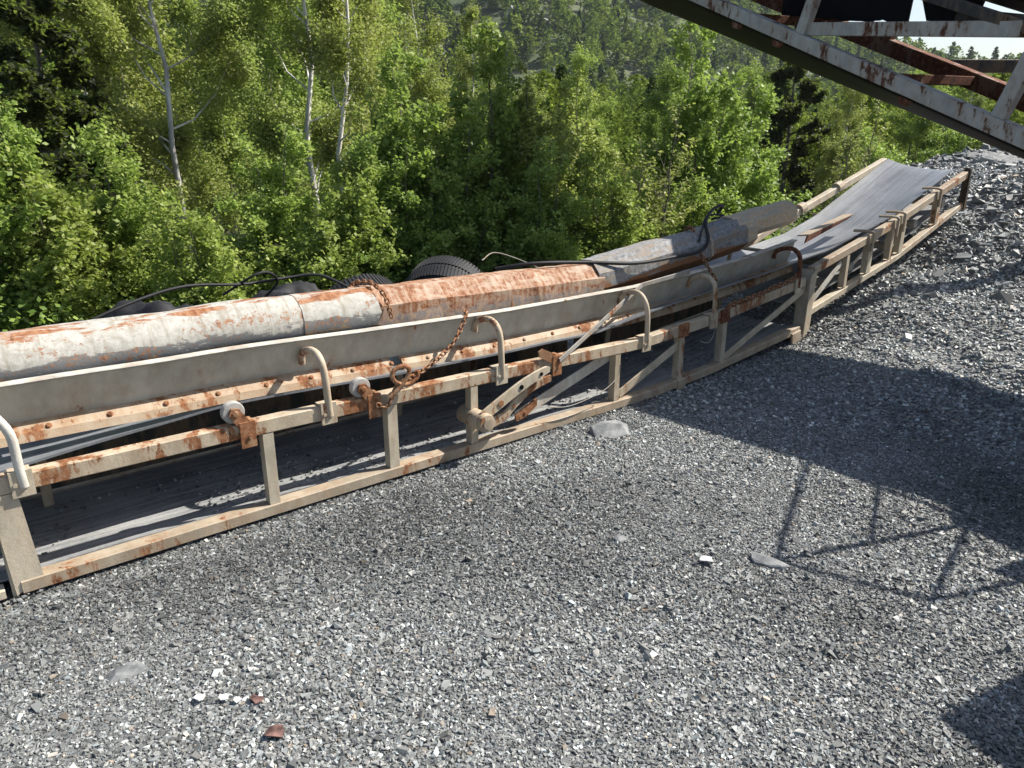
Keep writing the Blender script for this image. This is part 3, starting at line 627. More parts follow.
trough('trough_shell', 4.42, 5.12, z4, 0.38, 0.094, 'trough3', tr4, wob=0.004, seed=7, n=10, sq=1.1)
trough('end_collar', 4.40, 4.62, lambda s: z3(s) + 0.002, 0.372, 0.118, 'trough3', tr4, wob=0.004, seed=8, n=5, jag=0.02)
# support brackets under the troughs (flat straps standing on the belt frame)
for s in (0.2, 1.9, 3.5, 4.7):
    z_ = (z1 if s < 1.5 else z2 if s < 3.1 else z3)(s) - 0.122
    m = MB(); m.beam(L(s, 0.60, zbot(s) + 0.04), L(s, 0.52, z_ + 0.02), 0.04, 0.012); m.beam(L(s, 0.24, z_ - 0.016), L(s, 0.62, z_ - 0.016), 0.04, 0.02); m.build('trough_support', M['tan'], conv)
# angle lying on the belt
an = thing('steel_angle', L(5.25, 0.3, 0.7), 'short tan steel angle with dark rusty underside lying loose on the upper belt', 'steel angle')
p0, p1 = L(5.22, 0.27, 0.785), L(6.0, 0.35, 0.880)
m = MB(); m.sweep([p0, p1], [(-0.03, 0.006), (-0.03, 0.0), (0.05, -0.01), (0.05, -0.004)], DW); m.build('top_flange', M['tan'], an)
m = MB(); m.plate([p0 + UP * -0.003 - DW * 0.026, p1 + UP * -0.003 - DW * 0.026, L(5.92, 0.33, 0.842), L(5.2, 0.245, 0.732)], DW, 0.006); m.build('side_flange', M['darkrust'], an)
st = MB().sweep([L(2.53, -0.02, 0.40), L(3.34, 0.155, 0.672), L(3.78, 0.16, 0.70)], rect(0.008, 0.026, .002), DW).build('tie_bar', M['zinc'])
tag(st, 'thin grey tie bar leaning from the top rail up to the skirt board lip', 'tie bar')

# ------------------------------------------------------------------ chains
def link_mesh(r=0.0042, ln=0.030, wd=0.019):
    m = MB(); pts = []
    for k in range(14):
        a = 2 * math.pi * k / 14; x_ = math.cos(a) * wd / 2; y_ = math.sin(a) * wd / 2 + (1 if math.sin(a) > 0 else -1) * (ln - wd) / 2; pts.append(np.array([x_, y_, 0]))
    k = 6; V = []
    for i in range(14):
        t = unit(pts[(i + 1) % 14] - pts[i - 1]); b = np.array([0, 0, 1.0]); a = np.cross(t, b)
        V += [pts[i] + r * (a * math.cos(2 * math.pi * j / k) + b * math.sin(2 * math.pi * j / k)) for j in range(k)]
    F_ = [(i * k + j, i * k + (j + 1) % k, ((i + 1) % 14) * k + (j + 1) % k, ((i + 1) % 14) * k + j) for i in range(14) for j in range(k)]
    me = bpy.data.meshes.new('link'); me.from_pydata([tuple(v) for v in V], [], F_); me.polygons.foreach_set('use_smooth', [True] * len(F_)); me.update(); me.materials.append(M['rust']); return me
LINK = link_mesh()
def chain(ctrl, label, sc=1.0, mat=None):
    pts = curve_pts([np.asarray(c) for c in ctrl], 160); base = np.array(min(pts, key=lambda p: p[2]))
    root = thing('chain', base, label, 'chain'); d = 0; pitch = 0.0215 * sc; acc = [pts[0]]
    for a, b in zip(pts[:-1], pts[1:]):
        d += np.linalg.norm(b - a)
        if d >= pitch: acc.append(b); d = 0
    for i, (a, b) in enumerate(zip(acc[:-1], acc[1:])):
        if i >= 98: break
        c = (a + b) / 2; t = unit(b - a); x_ = unit(np.cross(t, [0.1, 0.2, 0.97])); y_ = np.cross(x_, t)
        ang = (i % 2) * math.pi / 2 + 0.25 * math.sin(i * 2.3); xx = x_ * math.cos(ang) + y_ * math.sin(ang); zz = np.cross(xx, t)
        o = bpy.data.objects.new('link', LINK); col.objects.link(o); o.parent = root
        mt = Matrix([[xx[0], t[0], zz[0], 0], [xx[1], t[1], zz[1], 0], [xx[2], t[2], zz[2], 0], [0, 0, 0, 1]])
        o.rotation_mode = 'QUATERNION'; o.rotation_quaternion = mt.to_quaternion(); o.location = c - base; o.scale = (sc, sc, sc)
    return root
chain([L(1.62, 0.52, 0.72), L(1.60, 0.47, 0.835), L(1.62, 0.40, 0.868), L(1.64, 0.32, 0.868), L(1.66, 0.255, 0.825), L(1.67, 0.232, 0.765), L(1.68, 0.225, 0.70)],
      'rusty chain draped over the trough where pale and orange pieces meet', 1.0)
chain([L(2.10, 0.22, 0.69), L(2.06, 0.165, 0.672), L(2.03, 0.15, 0.64), L(1.94, 0.10, 0.575), L(1.82, 0.06, 0.525), L(1.70, 0.02, 0.495), L(1.60, -0.01, 0.485), L(1.54, -0.025, 0.465), L(1.50, -0.028, 0.40), L(1.47, -0.026, 0.385), L(1.44, -0.02, 0.41)],
      'orange rusty chain slung from the skirt board down to the hook on the top rail', 1.0)
chain([L(3.98, 0.0, ztop(3.98) + 0.02), L(4.1, 0.02, ztop(4.1) + 0.018), L(4.3, 0.0, ztop(4.3) + 0.02), L(4.5, 0.015, ztop(4.5) + 0.018), L(4.72, 0.0, ztop(4.72) + 0.03), L(4.80, 0.03, ztop(4.8) + 0.05)],
      'dark rusty chain laid along the top rail below the last hoops', 1.25)
chain([L(3.98, 0.10, 0.63), L(3.99, 0.2, 0.72), L(4.0, 0.27, 0.80), L(4.02, 0.36, 0.93), L(4.06, 0.45, 0.90)], 'blackened chain wrapped over the dark trough near its pale band', 1.1)
m = MB(); m.tube(curve_pts([L(1.50, -0.035, 0.43), L(1.53, -0.04, 0.455), L(1.585, -0.045, 0.505), L(1.60, -0.045, 0.545), L(1.57, -0.045, 0.565), L(1.53, -0.04, 0.555), L(1.515, -0.04, 0.525), L(1.54, -0.04, 0.49), L(1.60, -0.04, 0.475), L(1.645, -0.04, 0.50), L(1.64, -0.04, 0.53)], 50), 0.0105, 8)
tag(m.build('chain_hook', M['rust'], smooth=True), 'curled rusty double hook sitting on the top rail at the end of the slung chain', 'hook')

# ------------------------------------------------------------------ cables
def cable(ctrl, r, label, mat='rubber', name='cable', n=60):
    tag(MB().tube(curve_pts([L(*c) for c in ctrl], n), r, 8).build(name, M[mat], smooth=True), label, 'cable')
cable([(2.55, 0.56, 0.80), (2.72, 0.40, 0.835), (3.05, 0.32, 0.815), (3.35, 0.23, 0.79), (3.7, 0.23, 0.79), (3.95, 0.23, 0.80), (4.06, 0.25, 0.86), (4.16, 0.36, 0.955), (4.36, 0.46, 1.02), (4.52, 0.50, 1.03), (4.55, 0.56, 0.97)], 0.011, 'thick black cable lying over the dark trough with a loop near its pale end')
cable([(3.98, 0.26, 0.86), (4.05, 0.30, 0.91), (4.25, 0.42, 0.985), (4.46, 0.44, 0.97), (4.4, 0.5, 0.94)], 0.007, 'thin black hose looped tightly at the wrapped chain on the dark trough')
cable([(0.35, 1.1, 0.60), (0.62, 1.12, 0.72), (1.0, 1.2, 0.79), (1.35, 1.25, 0.755), (1.62, 1.3, 0.75), (1.8, 1.25, 0.75), (1.95, 1.1, 0.66)], 0.008, 'black cable arching over the left rubber mat behind the pale trough')
cable([(1.25, 1.3, 0.70), (1.4, 1.22, 0.80), (1.50, 1.25, 0.80), (1.56, 1.3, 0.73), (1.5, 1.4, 0.62)], 0.007, 'small loop of black cable between the two rubber heaps')
cable([(3.0, 1.3, 0.70), (3.15, 1.35, 0.73), (3.35, 1.3, 0.66), (3.5, 1.1, 0.56)], 0.004, 'thin grey hose curving away to the right of the raised tyre', 'zinc')

# ------------------------------------------------------------------ rubber heaps and tyres behind
def heap(name, s0, s1, w0, w1, zt, label, cat, seed, prof_pow=0.7, skew=0.0):
    ns, nw = 44, 28; V = []
    for i in range(ns):
        for j in range(nw):
            a = i / (ns - 1); b = j / (nw - 1); s = s0 + (s1 - s0) * a; w = w0 + (w1 - w0) * b
            ea = (4 * a * (1 - a)) ** prof_pow; eb = (4 * b * (1 - b)) ** 0.6
            eb = (4 * b * (1 - b)) ** 0.35; fold = abs(math.sin(s * 13 + w * 6 + 3 * float(vnoise(s * 2, w * 3, seed + 9))))
            z = 0.05 * fold * ea + zt * 0.93 * ea * eb * (1 + skew * (a - 0.5)) * (0.93 + 0.22 * float(fbm(s * 4 + w * 3, w * 2, seed + 5, 4))) + 0.10 * float(abs(fbm(s * 6 + w * 4, w * 5, seed, 4))) * ea + 0.022 * math.sin((w * 26 + 5 * float(vnoise(s * 3, w * 2, seed)))) * (ea * eb)
            V.append(L(s, w, max(z, -0.15)))
    F_ = [(i * nw + j, (i + 1) * nw + j, (i + 1) * nw + j + 1, i * nw + j + 1) for i in range(ns - 1) for j in range(nw - 1)]
    o = mesh_obj(name, V, F_, M['rubber'], smooth=True); sm = o.modifiers.new('th', 'SOLIDIFY'); sm.thickness = 0.012
    return tag(o, label, cat)
heap('rubber_mat', 0.25, 1.32, 1.1, 2.0, 0.66, 'crumpled black rubber matting heaped at the left behind the pale trough', 'rubber mat', 11, 0.30)
heap('rubber_mat', 1.32, 2.12, 1.15, 1.95, 0.68, 'folded black rubber sheeting in the middle heap beside the ribbed tyre', 'rubber mat', 12, 0.32, 0.15)
def tyre(c, axis, r, wd, label, ro=0.0):
    root = thing('tyre', np.array(c) - UP * r, label, 'tyre', 'old tyres behind the troughs'); ax = unit(axis); a = unit(np.cross(ax, [0.2, 0.3, 0.9])); b = np.cross(ax, a); c = np.array(c, float)
    prof = [(-wd * .38, r * .58), (-wd * .5, r * .72), (-wd * .5, r * .9), (-wd * .40, r * .985), (-wd * .2, r), (0, r), (wd * .2, r), (wd * .40, r * .985), (wd * .5, r * .9), (wd * .5, r * .72), (wd * .38, r * .58), (wd * .34, r * .62), (wd * .42, r * .74), (wd * .42, r * .88), (0, r * .93), (-wd * .42, r * .88), (-wd * .42, r * .74), (-wd * .34, r * .62)]
    k = 56; P = len(prof); V = [c + ax * h + q * (a * math.cos(2 * math.pi * j / k) + b * math.sin(2 * math.pi * j / k)) for j in range(k) for h, q in prof]
    F_ = [(j * P + i, j * P + (i + 1) % P, ((j + 1) % k) * P + (i + 1) % P, ((j + 1) % k) * P + i) for j in range(k) for i in range(P)]
    mesh_obj('carcass', V, F_, M['rubber'], root, smooth=True)
    m = MB()
    kt = 84
    for j in range(kt):
        for sgn in (-1, 1):
            a0 = 2 * math.pi * (j + 0.25 * sgn) / kt; da = 0.33 * 2 * math.pi / kt
            pts = []
            for aa, hh in ((a0 - da, 0.03), (a0 + da, 0.03), (a0 + da + 0.05, 0.46), (a0 - da + 0.05, 0.46)):
                pts.append(c + ax * (hh * wd * sgn) + (r * (1.012 if hh < .1 else 0.975)) * (a * math.cos(aa) + b * math.sin(aa)))
            nr = a * math.cos(a0) + b * math.sin(a0); m.plate(pts, nr, 0.012)
    m.build('tread', M['rubber'], root); return root
tyre(L(2.20, 1.5, 0.29), UP * 0.38 + DW * 0.9, 0.35, 0.34, 'black ribbed tyre lying low between the rubber sheeting and the raised tyre')
tyre(L(2.80, 1.45, 0.40), DS * 0.75 + DW * 0.6 + UP * 0.35, 0.31, 0.28, 'old black tyre raised highest and tilted against the bushes, rightmost of the heap')
tyre(L(1.75, 1.62, 0.33), UP * 0.9 + DW * 0.3, 0.34, 0.26, 'black tyre lying flat beneath the folded rubber sheeting')

# ------------------------------------------------------------------ loose rocks and scraps
def rock(name, c, dims, rz, tilt, mat, label, cat='rock', seed=0, flat=False):
    rg = np.random.default_rng(seed); n = 26; P = rg.normal(0, 1, (n, 3)); P /= np.linalg.norm(P, axis=1, keepdims=True); P *= rg.uniform(0.8, 1.08, (n, 1))
    P = np.sign(P) * np.abs(P) ** 0.72; P *= np.array(dims) / 2
    rm = np.array(Matrix.Rotation(rz, 3, 'Z') @ Matrix.Rotation(tilt, 3, 'X')); P = P @ rm.T
    import bmesh
    bm = bmesh.new(); [bm.verts.new(p) for p in P]; bmesh.ops.convex_hull(bm, input=bm.verts)
    bmesh.ops.delete(bm, geom=[v for v in bm.verts if not v.link_faces], context='VERTS')
    me = bpy.data.meshes.new(name); bm.to_mesh(me); bm.free(); me.materials.append(mat); o = bpy.data.objects.new(name, me); col.objects.link(o)
    z = float(G(c[0], c[1])) - P[:, 2].min() * 0.25; o.location = (c[0], c[1], z); b = o.modifiers.new('b', 'BEVEL'); b.width = 0.003; b.segments = 1
    return tag(o, label, cat)
rock('rock', (0.53, 3.83), (0.24, 0.17, 0.07), 0.3, 0.28, M['rock'], 'largest flat grey slate slab resting on the gravel just below the conveyor', seed=1)
rock('rock', (0.97, 2.54), (0.17, 0.07, 0.035), -0.65, 0.25, M['rock'], 'long thin grey stone sliver on the open gravel at the right', seed=2)
rock('rock', (0.43, 2.71), (0.065, 0.05, 0.035), 0.4, 0, M['rock'], 'small rounded pale grey stone alone in the middle of the gravel', seed=3)
rock('rock', (-1.18, 1.93), (0.13, 0.075, 0.03), 0.7, 0.1, M['rock'], 'flat grey stone in the gravel at the lower left', seed=4)
rock('rock', (1.32, 4.85), (0.15, 0.08, 0.03), 0.2, 0.0, M['rock'], 'flat stone lying in the shade below the conveyor hinge', seed=5)
for i, (c, d, r_, lb) in enumerate((((7.35, 9.3), (0.8, 0.42, 0.2), 0.5, 'large pale boulder capping the rubble mound under the overhead conveyor'),
        ((6.35, 9.6), (0.75, 0.22, 0.12), 0.35, 'long pale flat slab on the skyline of the rubble mound'),
        ((5.05, 7.5), (0.22, 0.12, 0.07), -0.4, 'pale stone just right of the conveyor tail end'),
        ((5.9, 6.9), (0.26, 0.12, 0.06), -0.7, 'pale elongated stone halfway down the rubble slope'),
        ((4.75, 5.9), (0.20, 0.13, 0.06), 0.2, 'light flat stone at the foot of the rubble slope'))):
    rock('rock', c, d, r_, 0.15, M['rockpale'], lb, seed=20 + i)
rock('rock', (8.3, 10.0), (1.0, 0.6, 0.4), 0.2, 0.1, M['rock'], 'dark grey boulder at the far right crest of the mound', seed=31)
def scrap(c, r_, label, mat, seed, cat='scrap'):
    rg = np.random.default_rng(seed); n = 9; pts = [np.array([math.cos(2 * math.pi * k / n) * r_ * rg.uniform(.5, 1.1), math.sin(2 * math.pi * k / n) * r_ * rg.uniform(.5, 1.0), rg.uniform(0, r_ * 0.5)]) for k in range(n)]
    z = float(G(c[0], c[1])) + 0.012; V = [np.array([0, 0, r_ * .35])] + pts; F_ = [(0, 1 + k, 1 + (k + 1) % n) for k in range(n)]
    o = mesh_obj('plastic_scrap' if cat == 'scrap' else 'rag', np.array(V) + np.array([c[0], c[1], z]), F_, mat); s_ = o.modifiers.new('t', 'SOLIDIFY'); s_.thickness = 0.003; tag(o, label, cat)
scrap((0.735, 2.54), 0.032, 'torn white plastic scrap on the gravel left of the thin stone sliver', M['scrap'], 1)
scrap((-0.905, 1.815), 0.022, 'leftmost small white chip in the lower left of the gravel', M['scrap'], 2)
scrap((-0.835, 1.815), 0.018, 'small white chip between two others on the lower gravel', M['scrap'], 3)
scrap((-0.795, 1.805), 0.014, 'rightmost tiny white chip by the brown rag', M['scrap'], 4)
scrap((-0.74, 1.81), 0.022, 'scrap of brown rag beside the white chips', M['cloth'], 5, 'rag')
scrap((-0.65, 1.68), 0.032, 'crumpled dark reddish rag nearest the bottom of the gravel', M['cloth'], 6, 'rag')
scrap((7.1, 8.7), 0.30, 'torn white sheet draped over stones high on the mound', M['scrap'], 7)
scrap((5.25, 7.35), 0.13, 'small white sheet scrap beside the conveyor tail end', M['scrap'], 8)

# ------------------------------------------------------------------ overhead conveyor
PO = np.array([2.86, 4.5, 1.505]); E3 = np.array([-0.451, 0.8925, 0.368]); EW = np.array([0.8925, 0.451, 0.0]); EU = unit(np.cross(EW, E3)) * (1)
if EU[2] < 0: EU = -EU
def O(t, w, u=0.0): return PO + E3 * t + EW * w + EU * u
oc = thing('overhead_conveyor', (3.9, 3.2, 0.6), 'large overhead conveyor with flaking light grey lattice and sagging black belt at the upper right', 'conveyor')
WO = 0.90
MB().sweep([O(t, 0) for t in np.linspace(-2.4, 5.5, 24)], rect(0.08, 0.092), EW).build('lower_rail', M['greyrust'], oc)
MB().sweep([O(t, WO) for t in np.linspace(-2.4, 5.5, 24)], rect(0.10, 0.11), EW).build('lower_rail', M['darkrust'], oc)
for w in (0, WO): MB().sweep([O(t, w, 0.50) for t in np.linspace(-2.4, 5.5, 24)], rect(0.07, 0.06), EW).build('upper_rail', M['dark'], oc)
for w in (0, WO):
    for t in (-1.1, 0.18, 1.74, 3.3, 4.8): MB().beam(O(t, w, 0.048), O(t, w, 0.469), 0.06, 0.085, EW).build('post', M['greyrust'] if w == 0 else M['darkrust'], oc)
MB().beam((2.13, 6.02, 2.215), (2.80, 4.60, 2.07), 0.06, 0.085).build('side_bar', M['greyrust'], oc)
MB().beam((3.35, 6.35, 1.99), (5.4, 6.0, 1.96), 0.10, 0.09).build('side_bar', M['dark'], oc)
def obelt(name, ts, w0_, w1, uf, mat, sag, nw=16, th=0.014, tilt=lambda t: 0.0):
    V = []; F_ = []; U = []
    for t in ts:
        w0 = w0_(t) if callable(w0_) else w0_
        for k in range(nw):
            a = k / (nw - 1); V.append(O(t, w0 + (w1 - w0) * a, uf(t) - tilt(t) * a - sag(t) * (1 - abs(2 * a - 1) ** 2)))
    n = len(ts); V = np.array(V); VV = np.vstack([V, V - EU * th]); N0 = n * nw
    for i in range(n - 1):
        for k in range(nw - 1):
            q = (i * nw + k, (i + 1) * nw + k, (i + 1) * nw + k + 1, i * nw + k + 1); F_ += [q, tuple(N0 + a for a in reversed(q))]
            uu = [(ts[i], k / nw), (ts[i + 1], k / nw), (ts[i + 1], (k + 1) / nw), (ts[i], (k + 1) / nw)]; U += uu + uu[::-1]
        for k in (0, nw - 1):
            F_.append((i * nw + k, i * nw + k + N0, (i + 1) * nw + k + N0, (i + 1) * nw + k)); U += [(0, 0)] * 4
    mesh_obj(name, VV, F_, mat, oc, uv=U, smooth=True)
obelt('return_belt', list(np.linspace(-2.4, 5.5, 30)), 0.0, 0.80, lambda t: -0.048, M['beltdark'], lambda t: 0.05, tilt=lambda t: float(np.interp(t, [-2.4, 0, 1.7, 4.5], [0.12, 0.16, 0.27, 0.38])))
obelt('carrying_belt', list(np.linspace(-2.4, 5.5, 30)), lambda t: float(np.interp(t, [-1.2, 0.2, 1.5, 3.5], [0.05, 0.05, 0.05, 0.05])), 0.86, lambda t: 0.63, M['beltdark'], lambda t: 0.10)
for t in (-0.6, 0.7, 2.0, 3.3): MB().lathe(O(t, 0.06, 0.44), EW, [(0, 0.02), (0.01, 0.05), (0.76, 0.05), (0.78, 0.02)], 14).build('roller', M['dark'], oc)
for t in (0.95, 2.3): MB().beam(O(t, 0.05, 0.0), O(t, WO - 0.05, 0.0), 0.06, 0.06).build('cross_member', M['darkrust'], oc)
for t in (0.75, 1.9, 2.35, 3.4): MB().plate([O(t - .05, -0.03, -0.058), O(t + .05, -0.03, -0.058), O(t + .03, -0.03, -0.095), O(t - .03, -0.03, -0.095)], EW, 0.02).build('lug', M['darkrust'], oc)
# torn rubber curtain hanging on the far side
rg = random.Random(4); pts = []; t = 2.75; k = 0
while t > -1.6:
    p = O(t, WO - 0.10, 0); zb_ = 2.38 - (2.7 - t) * 0.10
    hole = rg.random() if not (-0.4 < t < 1.1) else 0.55 + 0.3 * rg.random(); dz = 0.03 * rg.random() if hole < 0.55 else (0.05 + 0.22 * rg.random() if hole < 0.85 else -0.06 * rg.random())
    for q in range(2): pts.append(np.array([p[0] - E3[0] * 0.03 * q, p[1] - E3[1] * 0.03 * q, zb_ + dz + 0.02 * rg.random()]))
    t -= 0.045 + 0.09 * rg.random()
pts = [np.array([pts[0][0], pts[0][1], pts[0][2] + 0.45])] + pts + [np.array([pts[-1][0], pts[-1][1], pts[-1][2] + 0.35])]
MB().plate(pts, EW, 0.012).build('torn_rubber_curtain', M['beltdark'], oc)
# tail hopper at the low end, unseen, added for its shadow on the gravel
hp = [O(-1.30, -0.42, 0.62), O(-2.6, -0.42, 0.62), O(-2.6, 1.2, 0.62), O(-1.35, 1.2, 0.62)]; hb = [O(-1.6, 0.1, 0.12), O(-2.5, 0.1, 0.12), O(-2.5, 0.85, 0.12), O(-1.6, 0.85, 0.12)]
for k in range(4):
    a, b, c, d = hp[k], hp[(k + 1) % 4], hb[(k + 1) % 4], hb[k]; cc_ = (a + b + c + d) / 4; sh = lambda p: cc_ + (p - cc_) * 0.992
    MB().plate([sh(a), sh(b), sh(c), sh(d)], np.cross(b - a, d - a), 0.012).build('shadow_hopper_side', M['greyrust'], oc)
GP = [(3.36, 4.11, 2.2), (2.91, 3.21, 2.2), (3.37, 2.95, 2.2), (3.83, 3.52, 2.2)]  # unseen rails and posts, added to cast thin shadow lines on the gravel
MB().tube([GP[0], GP[1]], 0.013, 8).build('shadow_guard_rail', M['greyrust'], oc); MB().tube([GP[1], GP[2]], 0.013, 8).build('shadow_guard_rail', M['greyrust'], oc)
MB().tube([GP[2], GP[3]], 0.013, 8).build('shadow_guard_rail', M['greyrust'], oc); MB().tube([GP[3], GP[0]], 0.013, 8).build('shadow_guard_rail', M['greyrust'], oc)
for g_ in GP: MB().tube([g_, (g_[0] + 0.02, g_[1] - 0.02, 1.215)], 0.014, 8).build('shadow_guard_post', M['greyrust'], oc)
PL = [(3.36, 4.11), (2.88, 3.21), (3.25, 2.62), (2.26, 2.12), (2.5, 1.50), (3.95, 1.60), (4.05, 3.8)]
MB().plate([(a, b, 1.2) for a, b in PL], UP, 0.03).build('shadow_platform', M['darkrust'], oc)  # unseen deck on legs, added to shade the lower right gravel
for a, b in ((2.42, 2.05), (2.6, 1.62), (3.8, 1.7), (3.9, 3.7)): MB().beam((a, b, 1.18), (a, b, float(G(a, b)) - 0.03), 0.07, 0.07, DS).build('shadow_platform_leg', M['greyrust'], oc)
MB().tube([(3.36, 4.11, 1.7), (2.91, 3.21, 1.7)], 0.011, 8).build('shadow_guard_rail', M['greyrust'], oc)
for (s_, p_) in ((( -2.2), 0), ((-2.2), WO)):
    q = O(-2.25, p_, -0.052); MB().beam(q, np.array([q[0], q[1], float(G(q[0], q[1])) - 0.03]), 0.10, 0.10, EW).build('leg', M['greyrust'], oc)

# ------------------------------------------------------------------ vegetation
def tubes_np(polys, radii, k=5):
    V = []; F_ = []; b = 0
    for P, r in zip(polys, radii):
        P = np.asarray(P); n = len(P)
        for i in range(n):
            t = unit(P[min(i + 1, n - 1)] - P[max(i - 1, 0)]); a = unit(np.cross(t, [0.31, 0.17, 0.2])); c = np.cross(t, a)
            rr = r[0] + (r[1] - r[0]) * i / (n - 1)
            for j in range(k): an_ = 2 * math.pi * j / k; V.append(P[i] + rr * (a * math.cos(an_) + c * math.sin(an_)))
        F_ += [(b + i * k + j, b + i * k + (j + 1) % k, b + (i + 1) * k + (j + 1) % k, b + (i + 1) * k + j) for i in range(n - 1) for j in range(k)]
        b += n * k
    return np.array(V), np.array(F_)
def leaf_quads(C, size, rg, droop=0.3, flat=0.5):
    n = len(C); nrm = rg.normal(0, 1, (n, 3)); nrm[:, 2] = np.abs(nrm[:, 2]) + flat; nrm /= np.linalg.norm(nrm, axis=1, keepdims=True)
    t = rg.normal(0, 1, (n, 3)); t[:, 2] -= droop; t -= nrm * (t * nrm).sum(1, keepdims=True); t /= np.linalg.norm(t, axis=1, keepdims=True) + 1e-9
    b = np.cross(nrm, t); s = size[:, None]
    V = np.stack([C - t * s * 0.5, C + b * s * 0.33 - t * s * 0.05, C + t * s * 0.55, C - b * s * 0.33 - t * s * 0.05], 1)
    return V.reshape(-1, 3), np.arange(n * 4).reshape(-1, 4)
def make_tree(kind, seed, H, Rr, stems, nleaf, lsize, base=0.15, colr=((0.06, 0.13, 0.02), (0.15, 0.24, 0.035)), spread=0.25, r0=0.03, clump=0.035, conifer=False, bare=0.0):
    rg = np.random.default_rng(seed); polys = []; radii = []; tw = []; wt = []
    for k in range(stems):
        a = rg.uniform(0, 2 * math.pi); h = H * (1 if k == 0 else rg.uniform(0.6, 0.98)); off = np.array([math.cos(a), math.sin(a), 0]) * (0 if stems == 1 else rg.uniform(0.05, 0.25) * Rr)
        lean = np.array([math.cos(a), math.sin(a), 0]) * spread * rg.uniform(0.2, 1.0) * Rr * (0 if conifer else 1)
        n = 9; P = [off + lean * (i / (n - 1)) ** 1.4 + np.array([0, 0, h * i / (n - 1)]) + (rg.normal(0, 0.022 * h / 3, 3) * (0 if conifer else 1) if i else 0) for i in range(n)]
        polys.append(P); radii.append((r0 * h / H, r0 * 0.12)); P = np.array(P)
        nb = int((26 if not conifer else 60) * (1.0 if k == 0 else 0.7))
        for j in range(nb):
            f = base + (0.98 - base) * (j + rg.random()) / nb; z = f * (n - 1); i = min(int(z), n - 2); p = P[i] * (1 - (z - i)) + P[i + 1] * (z - i)
            g = (f - base) / (1 - base)
            if conifer: ln = Rr * (1 - g) ** 0.85 * rg.uniform(0.75, 1.1) + 0.05; el = 0.15 + 0.35 * g
            else: ln = Rr * (0.42 + 0.58 * math.sin(math.pi * min(1, g * 0.85 + 0.2)) ** 0.8) * rg.uniform(0.45, 1.0) * (1 if stems == 1 else 0.75) * (1.02 - 0.55 * g); el = rg.uniform(0.45, 1.05)
            az = rg.uniform(0, 2 * math.pi); d = np.array([math.cos(az) * math.cos(el), math.sin(az) * math.cos(el), math.sin(el)])
            B = [p]
            for q in range(1, 5): B.append(B[-1] + (d + rg.normal(0, 0.13, 3) + np.array([0, 0, 0.06 * q if not conifer else 0.02])) * ln / 4)
            B = np.array(B); polys.append(B); radii.append((r0 * 0.32 * (1 - 0.6 * g), r0 * 0.06)); tw.append((B, ln, 0.25)); 
            for q in range(4):
                u_ = rg.uniform(0.3, 1.0) * 4; i2 = min(int(u_), 3); p2 = B[i2] * (1 - (u_ - i2)) + B[i2 + 1] * (u_ - i2); d2 = unit(d + rg.normal(0, 0.6, 3)); l2 = ln * rg.uniform(0.25, 0.5)
                T = np.array([p2, p2 + d2 * l2 * 0.5 + rg.normal(0, 0.02, 3), p2 + d2 * l2 + np.array([0, 0, 0.02])]); tw.append((T, l2 * 1.6, 0.0))
                if q < 2: polys.append(T); radii.append((r0 * 0.10, r0 * 0.035))
    W = np.array([t[1] for t in tw]); idx = rg.choice(len(tw), nleaf, p=W / W.sum()); C = np.zeros((nleaf, 3)); key = rg.random(len(tw)); keep = key[idx] >= bare
    for ti in np.unique(idx):
        sel = np.where(idx == ti)[0]; P, ln, lo = tw[ti]; m_ = len(P) - 1
        # leaves sit in tufts along the twig
        nt_ = max(2, len(sel) // 5); tf = rg.uniform(lo, 1.0, nt_) ** 0.75; f = (tf[rg.integers(0, nt_, len(sel))] + rg.normal(0, 0.02, len(sel))).clip(0, 0.999) * m_
        i = f.astype(int); fr = (f - i)[:, None]; C[sel] = P[i] * (1 - fr) + P[i + 1] * fr
    C += rg.normal(0, clump, C.shape); C = C[keep]; idx = idx[keep]; n = len(C)
    sz = lsize * rg.uniform(0.6, 1.25, n); V, F_ = leaf_quads(C, sz, rg)
    c0, c1 = np.array(colr[0]), np.array(colr[1]); mixv = np.clip(0.45 + 0.28 * rg.normal(0, 1, n) * 0.7 + 0.35 * (key[idx] - 0.5), 0, 1)
    cc = c0 * (1 - mixv[:, None]) + c1 * mixv[:, None]; cc = np.concatenate([cc, np.ones((n, 1))], 1)
    tv, tf_ = tubes_np(polys, radii, 5)
    return (tv, tf_), (V, F_, np.repeat(cc, 4, 0))
PROTO = {}
def proto(key, **kw):
    barkm = kw.pop('barkm', 'bark'); (tv, tf_), (V, F_, cc) = make_tree(key, **kw)
    def mk(nm, V, F_, mat, color=None, smooth=False):
        o = mesh_obj(nm, V, F_, mat, origin=(0, 0, 0), color=color, smooth=smooth); me = o.data; bpy.data.objects.remove(o); return me
    PROTO[key] = (mk('trunk', tv, tf_, M[barkm], smooth=True), mk('crown', V, F_, M['leaf'], cc))
BR = ((0.165, 0.25, 0.05), (0.42, 0.51, 0.14)); YG = ((0.20, 0.25, 0.06), (0.47, 0.50, 0.18)); DK = ((0.17, 0.22, 0.055), (0.40, 0.43, 0.14))
proto('shrub0', seed=1, H=2.6, Rr=0.95, stems=6, nleaf=27000, lsize=0.048, base=0.08, colr=BR, r0=0.022)
proto('shrub1', seed=2, H=2.3, Rr=1.05, stems=7, nleaf=26000, lsize=0.045, base=0.06, colr=BR, r0=0.020)
proto('shrub2', seed=3, H=2.9, Rr=0.85, stems=5, nleaf=22000, lsize=0.046, base=0.10, colr=YG, r0=0.024)
proto('shrub3', seed=4, H=1.7, Rr=1.0, stems=8, nleaf=19000, lsize=0.044, base=0.03, colr=BR, r0=0.016)
